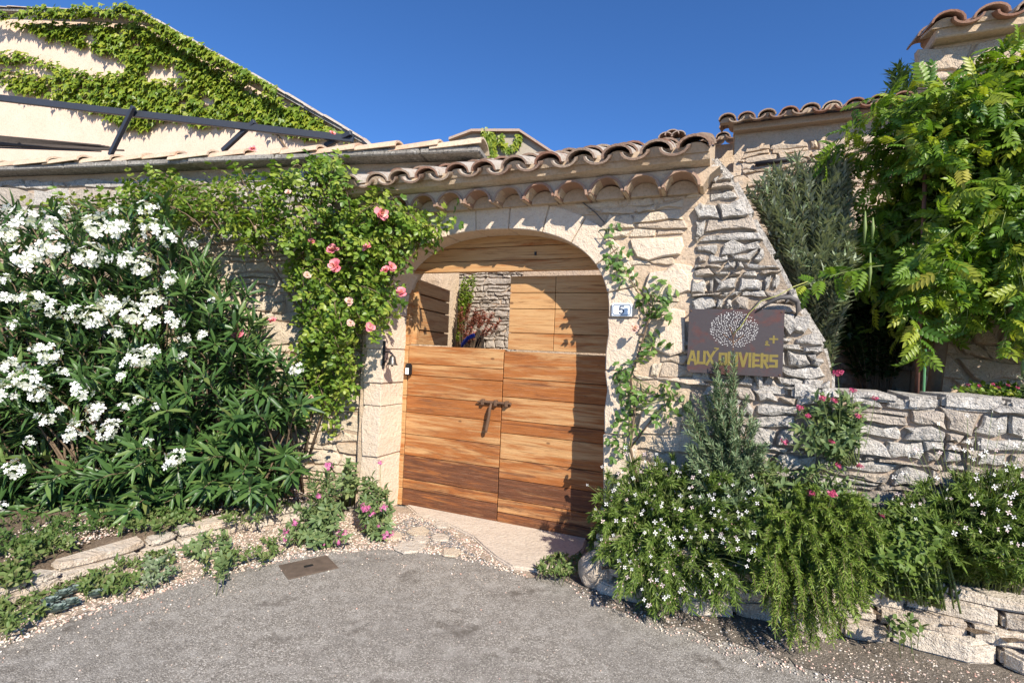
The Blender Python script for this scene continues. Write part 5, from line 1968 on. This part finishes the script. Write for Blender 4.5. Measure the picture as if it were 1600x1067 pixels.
for (x, y, q) in [(495, 350, 6), (545, 470, 7), (480, 430, 6), (450, 300, 5), (548, 505, 6), (485, 620, 5)]:
    p = gat(x, y, 0.48 if x > 470 else 0.78)
    put(rose, 'rose_bloom', rr.choice(ROSE_L), p, q * p[1] / 800 * 1.1, (0.3 + rr.uniform(-.4, .4), -1, 0.4 + rr.uniform(-.3, .3)), rr)

# climber on the right jamb
r = np.random.default_rng(70)
rr = random.Random(70)
spine = [gat(x, y, n) for x, y, n in ((1000, 770, .05), (985, 700, .06), (992, 640, .05), (985, 590, .05), (1005, 530, .06), (1020, 480, .06), (995, 455, .05), (975, 420, .06), (955, 385, .06), (935, 362, .06))]
stems = []
for (x, y, q) in [(938, 368, 5), (962, 395, 6), (972, 420, 7), (985, 440, 6), (1030, 452, 8), (1042, 470, 7), (1015, 495, 7), (1010, 528, 7), (980, 588, 9), (1000, 575, 6), (995, 640, 8), (975, 668, 8), (1045, 608, 7), (1065, 625, 7), (978, 700, 7), (1012, 610, 6), (1055, 650, 6), (990, 740, 8), (1020, 540, 4)]:
    o_ = gat(x, y, 0.05)
    a = min(spine, key=lambda s: np.linalg.norm(s - o_))
    for k in range(max(1, (q - 2) // 2)):
        p = gat(x + rr.uniform(-16, 16), y + rr.uniform(-14, 14), rr.uniform(.03, .09))
        stems.append(bez(a, (a + p) / 2 + np.array([0, -.05, .03]), p, 5))
P, D, N_ = leaves_on(stems, 0.5, (3, 4), 1.0, r, up=0.4, droop=0.1, jit=0.4)
N_ = N_ + np.array([0, -0.8, 0])
cl = plant('climbing_vine', 'sparse climbing rose stem trained up the right gate jamb', 'climbing plant', spine[0], stems, L_ROSE, (P, D, N_, 0.105), M['rose_dark'], M['twig_green'], (0.003, 0.0015), 120, (0.75, 1.2), r)
b = MB()
b.tube([tuple(p - spine[0]) for p in spine], [.011, .010, .009, .008, .008, .007, .006, .005, .004, .003], 6)
b.tube([tuple(p - spine[0]) for p in (spine[1], gat(1030, 640, .06), gat(1062, 615, .07))], [.006, .005, .003], 5)
b.obj('trunk', M['bark'], cl, smooth=True)
for (x, y, q) in ((992, 511, 7),):
    put(cl, 'rose_bloom', ROSE_L[0], gat(x, y, .13), q / 190, (0.2, -1, .4), rr)

# ------------------------------------------------------------------ wisteria and shrubs behind the low wall
r = np.random.default_rng(80)
rr = random.Random(80)
WP = [(1300, 428), (1350, 385), (1335, 310), (1305, 262), (1330, 205), (1385, 152), (1450, 130), (1530, 112), (1600, 55), (1700, 30), (1760, 200), (1760, 560), (1600, 545), (1560, 525), (1500, 505), (1470, 556), (1425, 556), (1385, 530), (1405, 480), (1350, 442)]
wb = gw(1.42, 0.9, 1.12)
stems = []
WS = []
for cx_, cy_ in sample_px(WP, 120, rr):
    dd = rr.uniform(0.22, 1.05) if cx_ > 1430 else rr.uniform(0.75, 1.25)
    for k in range(rr.randint(4, 8)):
        WS.append((cx_ + rr.gauss(0, 26), cy_ + rr.gauss(0, 13), dd + rr.gauss(0, 0.05)))
for x, y, dd in WS:
    p = gat(x, y, -min(1.3 if x < 1430 else 1.1, max(0.2, dd)))
    hub = gw(1.75 + rr.uniform(-.3, .9), 0.95, rr.uniform(2.5, 3.2))
    a = hub + (p - hub) * rr.uniform(0.2, 0.5)
    c = (a + p) / 2 + np.array([0, -.05, rr.uniform(.1, .4)])
    stems.append(bez(a, c, p))
P, D, N_ = leaves_on(stems, 0.35, (6, 9), 0.95, r, up=0.9, droop=0.15, jit=0.45, toward=np.array([0.1, -1, 0]), tw=0.25)
# long shoots reaching left
sh = [bez(gat(1380, 415, -.5), gat(1320, 420, -.35), gat(1240, 452, -.15), 9), bez(gat(1400, 470, -.6), gat(1440, 500, -.4), gat(1440, 556, -.35), 9), bez(gat(1500, 130, -.8), gat(1560, 100, -.7), gat(1595, 70, -.6), 7),
      bez(gat(1340, 190, -.8), gat(1300, 230, -.8), gat(1285, 265, -.8), 7)]
P2, D2, N2 = leaves_on(sh, 0.1, 15, 0.9, r, up=0.8, droop=0.2, jit=0.3)
P, D, N_ = np.concatenate([P, P2]), np.concatenate([D, D2]), np.concatenate([N_, N2])
wis = plant('wisteria', 'big bright green wisteria spilling over the right garden wall', 'climbing plant', wb, stems + sh, L_WIS, (P, D, N_, 0.148), M['wisteria'], M['twig_green'], (0.005, 0.002), 290, (0.7, 1.2), r)
b = MB()
td = [gat(x, y, n) for x, y, n in ((1262, 440, .02), (1240, 448, .08), (1215, 462, .11), (1190, 470, .12), (1170, 490, .12), (1158, 510, .12), (1145, 522, .12))]
b.tube([tuple(p - wb) for p in td], 0.0035, 5)
b.obj('tendril', M['tendril'], wis, smooth=True)
b = MB()
tk = [wb, gw(1.5, .95, 1.8), gw(1.6, .95, 2.4), gw(1.8, .95, 2.9), gw(2.5, .9, 3.2)]
b.tube([tuple(p - wb) for p in tk], [.05, .045, .04, .03, .02], 8)
b.obj('trunk', M['bark'], wis, smooth=True)
for (x, y, L) in ((1352, 330, 60), (1364, 340, 40), (1360, 395, 70), (1598, 560, 30)):
    p = gat(x, y, -.45)
    b = MB()
    b.tube([(p - wb), (p - wb) + np.array([0.003, 0, -L / 500]), (p - wb) + np.array([0, 0, -L / 250])], [.004, .012, .004], 6)
    b.obj('seed_pod', M['pod'], wis, smooth=True)

pole = thing('support_pole', 'thin rusty support pole standing in the wisteria', 'pole', gw(*[gp(1433, 600, -.6)[0]], 0.6, 1.12), GATE_ROT)
b = MB()
q0, q1 = gp(1433, 600, -.6), gp(1448, 205, -.6)
b.tube([(0, 0, 0), (q1[0] - q0[0], 0, q1[1] - 1.12)], 0.014, 8)
b.obj('pole_shaft', M['pole'], pole, smooth=True)
stk = thing('plant_stake', 'short green plant stake beside the rusty pole', 'stake', gw(gp(1443, 600, -.55)[0], 0.55, 1.12), GATE_ROT)
b = MB()
b.tube([(0, 0, 0), (0.005, 0, gp(1443, 545, -.55)[1] - 1.12)], 0.008, 6)
b.obj('stake_rod', M['green_stake'], stk)


def shrub(name, label, base, poly, ylo, yhi, n, T, L, mleaf, mstem, seed, s0=0.4, nl=(8, 12), ang=0.9, gate_frame=True, up=0.6, droop=0.0, stem_r=(0.006, 0.002), ctrl=0.5, parts=0, jit=0.3, cat='shrub', size=(0.7, 1.2), group=None, lift=0.1, whorl=1, bs=0.08):
    r = np.random.default_rng(seed)
    rr = random.Random(seed)
    base = np.array(base, float)
    stems = []
    y0_, y1_ = min(p[1] for p in poly), max(p[1] for p in poly)
    for x, y in sample_px(poly, n, rr):
        fr_ = (y - y0_) / max(1e-3, y1_ - y0_)
        d = yhi + (ylo - yhi) * min(1, max(0, fr_ * 0.75 + rr.uniform(-0.05, 0.35)))
        p = gat(x, y, -d) if gate_frame else at(x, y, d)
        f_ = rr.uniform(-1, 1) * bs
        pull = float((p - base) @ GR) * 0.6 if bs > 0.1 else 0.0
        b0 = base + GR * max(-bs * 2.2, min(bs * 2.2, f_ + pull)) + np.array([0, rr.uniform(-.06, .06), 0])
        c = b0 * (1 - ctrl) + p * ctrl
        c[2] = b0[2] + (p[2] - b0[2]) * 0.8 + lift * rr.uniform(.3, 1.2)
        stems.append(bez(b0, c, p))
    P, D, N_ = leaves_on(stems, s0, nl, ang, r, up=up, droop=droop, jit=jit, whorl=whorl)
    return plant(name, label, cat, base, stems, T, (P, D, N_, L), mleaf, mstem, stem_r, parts, size, r, group), stems


shrub('olive_shrub', 'silvery grey green olive bush beside the ramped wall end', gw(0.62, 0.75, 1.12), [(1165, 300), (1195, 268), (1265, 228), (1325, 250), (1340, 400), (1320, 480), (1265, 450), (1215, 360)], 0.5, 1.0, 420, L_OLIVE, 0.09, M['olive'], M['bark'], 101, 0.25, (60, 70), 0.8, stem_r=(.004, .0015))
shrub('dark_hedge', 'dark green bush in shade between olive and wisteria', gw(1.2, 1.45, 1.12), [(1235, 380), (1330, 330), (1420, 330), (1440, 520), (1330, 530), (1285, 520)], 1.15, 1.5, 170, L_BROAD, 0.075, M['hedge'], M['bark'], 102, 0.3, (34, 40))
tr_, _ = shrub('rear_tree', 'small green tree crown rising behind the stone house roof', at(1440, 560, 8.6) * np.array([1, 1, 0]) + np.array([0, 0, 1.0]), [(1368, 145), (1385, 125), (1405, 100), (1430, 86), (1475, 88), (1480, 150), (1420, 160)], 8.3, 9.0, 60, L_OLIVE, 0.17, M['tree'], M['bark'], 103, 0.88, (26, 34), 0.9, gate_frame=False, stem_r=(0.03, 0.006))
tr_['category'] = 'tree'
bush, _ = shrub('flowering_groundcover', 'low light green cushion plant with red flowers on the low wall', gw(2.05, .62, 1.12), [(1485, 606), (1510, 600), (1560, 596), (1640, 604), (1640, 618), (1490, 614)], .35, .8, 90, L_BROAD, 0.035, M['wisteria'], M['twig_green'], 104, 0.5, (10, 14), lift=.05)
rr = random.Random(104)
for x, y in ((1512, 601), (1530, 603), (1551, 600), (1560, 605), (1575, 602), (1590, 606)):
    put(bush, 'flower_head', rr.choice(VAL_R), gat(x, y, -.4), 0.012, (0, -1, 1), rr)
shrub('grey_santolina', 'small silvery plant at far right top of low wall', gw(2.2, .3, 1.3), [(1585, 590), (1640, 570), (1640, 620), (1585, 618)], .15, .4, 40, L_OLIVE, 0.04, M['olive'], M['twig_green'], 105, 0.3, (10, 12), lift=.02)

# ------------------------------------------------------------------ right planting bed
rm, _ = shrub('upright_rosemary', 'tall upright blue green rosemary in front of the sign', gw(0.03, -0.22, 0.27), [(1068, 640), (1085, 610), (1112, 570), (1116, 545), (1146, 545), (1152, 590), (1185, 655), (1205, 720), (1180, 790), (1080, 790)], -0.48, -0.12, 150, L_NEEDLE, 0.043, M['rosemary'], M['bark'], 111, 0.15, (130, 150), 0.75, stem_r=(0.004, 0.0015), lift=0.0, ctrl=0.35, up=0.3)
shrub('trailing_rosemary', 'bright green rosemary mound trailing over the planter onto asphalt', gw(0.38, -0.35, 0.3), [(1180, 830), (1215, 775), (1290, 755), (1365, 785), (1400, 850), (1370, 930), (1330, 990), (1270, 1020), (1215, 1000), (1180, 930)], -1.0, -0.25, 430, L_NEEDLE, 0.032, M['rosemary_trail'], M['bark'], 112, 0.2, (120, 140), 0.7, stem_r=(0.004, 0.0015), bs=0.16, lift=0.25, up=0.3)


def gaura(name, label, base, poly, lo, hi, n, flowers, seed, fl_poly):
    root, stems = shrub(name, label, base, poly, lo, hi, n, L_GAURA, 0.055, M['gaura'], M['twig_green'], seed, 0.12, (85, 100), 0.5, stem_r=(0.0025, 0.001), bs=0.2, lift=0.14, up=0.4, jit=0.35)
    rr = random.Random(seed)
    T0 = [fmesh('flower', FL4[0], FL4[1], M['petal_gaura'], [q] * len(FL4[1])) for q in (0.1, 0.5, 0.6, 0.95)]
    b = MB()
    bs = np.array(base)
    for x, y in sample_px(fl_poly, flowers, rr):
        fy = (y - min(q[1] for q in fl_poly)) / (max(q[1] for q in fl_poly) - min(q[1] for q in fl_poly))
        p = gat(x, y, -(hi + (lo - hi) * min(1.05, fy * 0.8 + rr.uniform(0.12, 0.36))))
        put(root, 'flower', rr.choice(T0), p, rr.uniform(0.008, 0.016), (rr.uniform(-.6, .6), -1, rr.uniform(-.2, .6)), rr)
        q = bs + (p - bs) * 0.6
        b.tube([q - bs, (q + p) / 2 - bs + np.array([0, 0, .02]), p - bs], 0.0011, 3)
    b.obj('flower_stalks', M['twig_green'], root)['kind'] = 'stuff'
    r = np.random.default_rng(seed + 7)
    P, D, N_ = leaves_on(stems[::2], 0.62, (9, 14), 0.35, r, jit=0.3)
    P = P + r.normal(size=P.shape) * 0.012
    V, F = scatter(L_BROAD, P - bs, frames(D, N_), r.uniform(0.007, 0.014, len(P)))
    link('flower_buds', fmesh('flower_buds', V, F, M['petal_bud'], np.repeat(r.random(len(P)), len(L_BROAD[1]))), root)['kind'] = 'stuff'
    return root


gaura('white_gaura', 'airy white gaura bush beside the right gate jamb', gw(-0.45, -0.28, 0.27), [(918, 800), (945, 745), (1000, 705), (1070, 715), (1130, 740), (1200, 770), (1210, 880), (1150, 955), (1010, 965), (945, 915), (920, 860)], -0.9, -0.10, 420, 165, 121,
      [(915, 760), (960, 700), (1010, 690), (1060, 720), (1110, 740), (1180, 740), (1195, 860), (1130, 930), (1010, 950), (935, 860)])
gaura('right_gaura', 'white gaura mass spilling over planter at right edge', gw(1.35, -0.10, 0.30), [(1360, 830), (1390, 790), (1440, 755), (1500, 735), (1600, 725), (1680, 740), (1680, 900), (1560, 905), (1480, 880), (1420, 850)], -0.70, -0.08, 330, 85, 122,
      [(1380, 730), (1420, 690), (1500, 640), (1600, 640), (1660, 700), (1660, 860), (1500, 850), (1400, 800)])


def valerian(name, label, base, poly, lo, hi, n, heads, hm, seed, gf=True, L=0.06):
    root, st = shrub(name, label, base, poly, lo, hi, n, L_VAL, L, M['valerian'], M['twig_green'], seed, 0.25, (8, 11), 0.95, gf, stem_r=(0.003, 0.0015), lift=0.08, up=0.6, whorl=2, cat='flowering plant')
    rr = random.Random(seed)
    b = MB()
    bs = np.array(base)
    for (x, y, q) in heads:
        Y = rr.uniform(lo, (lo + hi) / 2)
        p = gat(x, y, -Y) if gf else at(x, y, Y)
        put(root, 'flower_head', rr.choice(hm), p, q * p[1] / 800, (rr.uniform(-.3, .3), -.6, 1), rr)
        a = bs + (p - bs) * np.array([.7, .7, .3])
        b.tube([a - bs, (a + p) / 2 - bs + np.array([.01, 0, .02]), p - bs], 0.0022, 4)
    b.obj('flower_stalks', M['twig_green'], root)['kind'] = 'stuff'
    return root


valerian('red_valerian', 'crimson valerian growing from the face of the low wall', gw(0.72, -0.06, 0.95), [(1225, 665), (1255, 625), (1305, 600), (1350, 635), (1345, 690), (1300, 705), (1250, 700)], -0.25, -0.05, 46,
         [(1309, 583, 8), (1250, 637, 6), (1285, 622, 6), (1303, 626, 6), (1367, 622, 5), (1332, 610, 6), (1300, 690, 5), (1340, 650, 5), (1225, 690, 6), (1262, 650, 5)], VAL_R, 131)
valerian('crimson_valerian', 'dark green valerian with few crimson heads between rosemary and wall', gw(0.35, -0.2, 0.3), [(1170, 770), (1200, 715), (1290, 715), (1360, 750), (1400, 800), (1390, 880), (1290, 800), (1200, 850)], -0.55, -0.08, 120,
         [(1268, 770, 6), (1300, 772, 8), (1344, 728, 5), (1290, 796, 5), (1378, 805, 5), (1310, 728, 5), (1193, 838, 5)], VAL_R, 132)
shrub('sage_plant', 'small grey leaved sage between gaura and trailing rosemary', gw(0.08, -0.42, 0.27), [(1140, 850), (1165, 820), (1205, 815), (1215, 870), (1170, 900)], -0.62, -0.4, 40, L_VAL, 0.05, M['olive'], M['twig_green'], 133, 0.2, (8, 10), lift=.05)

shrub('undergrowth', 'dark leafy undergrowth between upright rosemary and gaura', gw(0.0, -0.35, 0.27), [(1040, 760), (1100, 740), (1200, 730), (1240, 760), (1230, 850), (1150, 880), (1060, 840)], -0.6, -0.2, 110, L_VAL, 0.055, M['weed'], M['twig_green'], 134, 0.2, (12, 16), bs=0.2, lift=.08, cat='plant')
shrub('planter_creeper', 'low green plant between trailing rosemary and right gaura', gw(1.0, -0.35, 0.27), [(1350, 830), (1400, 790), (1460, 800), (1480, 850), (1420, 885), (1370, 880)], -0.75, -0.25, 130, L_VAL, 0.05, M['gaura'], M['twig_green'], 135, 0.02, (20, 24), bs=0.2, lift=.08, cat='plant')

# ------------------------------------------------------------------ plants by the left jamb and in the verge
valerian('pink_valerian', 'tall pink valerian clump at the corner left of the gate', gnd(500, 850) + np.array([0, 0, 0]), [(432, 850), (450, 800), (470, 770), (490, 730), (520, 720), (540, 770), (545, 840), (500, 858)], 3.85, 4.25, 70,
         [(513, 728, 7), (461, 816, 6), (447, 830, 6), (451, 841, 7), (470, 840, 8), (504, 849, 6), (534, 834, 8), (528, 846, 6), (498, 775, 5)], VAL_M, 141, False)
valerian('short_valerian', 'bushy pink valerian touching the foot of left jamb', gnd(587, 836), [(548, 830), (555, 780), (565, 740), (585, 735), (612, 760), (618, 810), (600, 840)], 4.1, 4.5, 60,
         [(594, 723, 5), (570, 793, 8), (599, 793, 6), (581, 802, 6), (575, 820, 6), (594, 822, 6), (603, 834, 8), (611, 832, 6)], VAL_M, 142, False, 0.06)
shrub('wall_seedling', 'small broad leaved seedling against the wall left of jamb', gnd(543, 790), [(533, 770), (530, 735), (545, 715), (562, 735), (555, 775)], 4.5, 4.8, 22, L_BROAD, 0.06, M['valerian'], M['twig_green'], 143, .3, (6, 8), gate_frame=False, lift=.05, cat='plant')
WD = [('edging_weed', 'leafy green weed draping over the edging slabs', (335, 855), [(285, 860), (300, 820), (330, 800), (350, 830), (355, 880), (310, 870)], 4.0, 4.3, 40, M['valerian'], .06),
      ('bed_groundcover', 'low green groundcover along the edging under the oleander', (235, 830), [(180, 822), (200, 805), (300, 792), (310, 808), (240, 825)], 4.0, 4.5, 70, M['weed'], .04),
      ('bed_cover', 'green leafy cover at foot of oleander near valerian', (400, 800), [(330, 812), (360, 780), (440, 770), (455, 790), (400, 812)], 4.4, 4.8, 60, M['weed'], .045),
      ('edge_tuft', 'green tuft spilling over the edging at far left', (40, 915), [(-20, 915), (0, 880), (40, 880), (45, 895), (20, 915)], 3.0, 3.3, 60, M['weed'], .04),
      ('litter_tuft', 'small tuft in gravel between edging and asphalt near the drain', (420, 870), [(400, 875), (408, 850), (430, 850), (438, 872)], 4.0, 4.2, 14, M['weed'], .04),
      ('bed_sprawler', 'low green sprawling plant at left behind the edging', (80, 860), [(10, 870), (30, 840), (110, 828), (125, 842), (60, 868)], 3.5, 3.9, 70, M['weed'], .04),
      ('verge_weed', 'bushy green weed in the gravel below the edging', (185, 905), [(120, 915), (150, 890), (200, 865), (215, 890), (205, 920), (150, 925)], 3.35, 3.7, 55, M['weed'], .045),
      ('grey_verge_weed', 'grey green tufted weed in gravel right of the bushy one', (245, 895), [(215, 905), (230, 870), (265, 862), (270, 890), (240, 915)], 3.5, 3.8, 40, M['olive'], .035),
      ('corner_weed', 'scrubby weed in gravel at the left picture edge', (20, 965), [(-20, 980), (0, 930), (50, 930), (70, 960), (20, 985)], 2.75, 3.1, 45, M['weed'], .04),
      ('small_sprig', 'single small leafy sprig between edging and drain cover', (352, 885), [(340, 890), (345, 868), (362, 865), (366, 890)], 3.6, 3.8, 10, M['valerian'], .05),
      ('threshold_weed', 'small grey green weed at the foot of the boulder', (868, 890), [(835, 890), (850, 868), (880, 862), (908, 870), (905, 892), (860, 898)], 3.55, 3.85, 55, M['weed'], .04),
      ('planter_weed', 'small weed hanging from the planter wall at right', (1440, 990), [(1395, 985), (1400, 960), (1425, 955), (1450, 980)], 2.75, 2.9, 14, M['weed'], .04)]
def carpet(name, label, poly, z0, h, n, T, L, m, seed, nl=(6, 9)):
    """low plants rooted where they stand: short stems rising from the ground under each seen leaf tuft"""
    r = np.random.default_rng(seed)
    rr = random.Random(seed)
    tips = [gnd(x, y, z0 + rr.uniform(*h)) for x, y in sample_px(poly, n, rr)]
    base = np.mean(np.array(tips), 0)
    base[2] = z0
    stems = []
    for p in tips:
        b0 = np.array([p[0] + rr.uniform(-.07, .07), p[1] + rr.uniform(-.04, .1), z0])
        c = (b0 + p) / 2
        c[2] = p[2] + 0.01
        stems.append(bez(b0, c, p, 5))
    P, D, N_ = leaves_on(stems, 0.2, nl, 0.95, r, up=0.7, jit=0.35)
    return plant(name, label, 'plant', base, stems, T, (P, D, N_, L), m, M['twig_green'], (.002, .001), 0, (0.6, 1.25), r)


GZ = {'bed_groundcover': .1, 'bed_cover': .1, 'bed_sprawler': .1, 'edging_weed': .02, 'edge_tuft': .08, 'planter_weed': .05}
for i, (nm, lb, _b, pl, lo, hi, n, ml, L) in enumerate(WD):
    carpet(nm, lb, pl, GZ.get(nm, 0.005), (0.02, 0.10) if nm not in ('planter_weed', 'small_sprig') else (0.05, 0.2), int(n * 0.95), L_BROAD if i % 2 else L_VAL, L, ml, 150 + i)
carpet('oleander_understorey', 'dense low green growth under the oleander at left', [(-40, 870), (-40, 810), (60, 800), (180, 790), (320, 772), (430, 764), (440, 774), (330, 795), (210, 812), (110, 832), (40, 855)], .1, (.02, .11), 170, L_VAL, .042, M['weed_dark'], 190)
carpet('verge_carpet', 'green creeping weeds along the gravel at lower left', [(-30, 985), (0, 940), (60, 915), (130, 895), (210, 868), (280, 850), (300, 862), (230, 895), (160, 915), (100, 925), (40, 960)], .005, (.01, .06), 75, L_BROAD, .028, M['weed'], 191)
carpet('kerb_carpet', 'thin weeds along gravel between leafy weed and drain cover', [(300, 880), (360, 855), (420, 835), (440, 850), (380, 875), (330, 895)], .005, (.02, .10), 36, L_BROAD, .03, M['weed'], 192)
# succulent rosettes
rng = random.Random(170)
r = np.random.default_rng(170)
T = lance(0.5, 0.3, -0.25, ((0, .3), (.55, 1), (.85, .7), (1, 0)))
SLB = ['lower left', 'middle', 'upper', 'front', 'upper right', 'central front', 'rightmost', 'leftmost']
for i, (x, y) in enumerate(((78, 950), (98, 938), (120, 930), (90, 962), (140, 925), (110, 952), (150, 938), (70, 962))):
    c = gnd(x, y)
    n = 42
    a = np.arange(n) * 2.399
    el = np.linspace(0.15, 1.35, n)
    D = np.stack([np.cos(a) * np.cos(el), np.sin(a) * np.cos(el), np.sin(el)], 1)
    N_ = np.stack([-np.cos(a) * np.sin(el), -np.sin(a) * np.sin(el), np.cos(el)], 1)
    V, F = scatter(T, np.zeros((n, 3)) + np.array([0, 0, .012]), frames(D, N_), 0.06 - 0.03 * np.linspace(0, 1, n))
    o = link('succulent', fmesh('succulent', V, F, M['sedum'], np.repeat(r.random(n), len(T[1])), smooth=True), None, (c[0], c[1], 0.01))
    tag(o, '%s blue grey succulent rosette in the left gravel' % SLB[i], 'succulent', 'blue grey succulent rosettes in the gravel')

# ------------------------------------------------------------------ yard plants seen through the hatch
shrub('japanese_maple', 'small red leaved maple seen through the gate hatch', gw(-3.75, 2.9, 0.006), [(712, 500), (720, 478), (745, 470), (775, 488), (792, 505), (770, 520), (740, 528), (725, 520)], 2.7, 3.1, 38, L_VAL, 0.055, M['maple'], M['bark'], 180, 0.85, (26, 30), cat='tree', stem_r=(.004, .002))
shrub('yard_creeper', 'green creeper on the yard wall seen through the hatch', gw(-4.0, 3.2, 0.006), [(722, 430), (745, 428), (742, 455), (728, 480), (722, 520), (714, 530), (718, 470)], 2.9, 3.2, 70, L_BROAD, 0.06, M['rose'], M['bark'], 181, 0.85, (8, 10), cat='creeper')
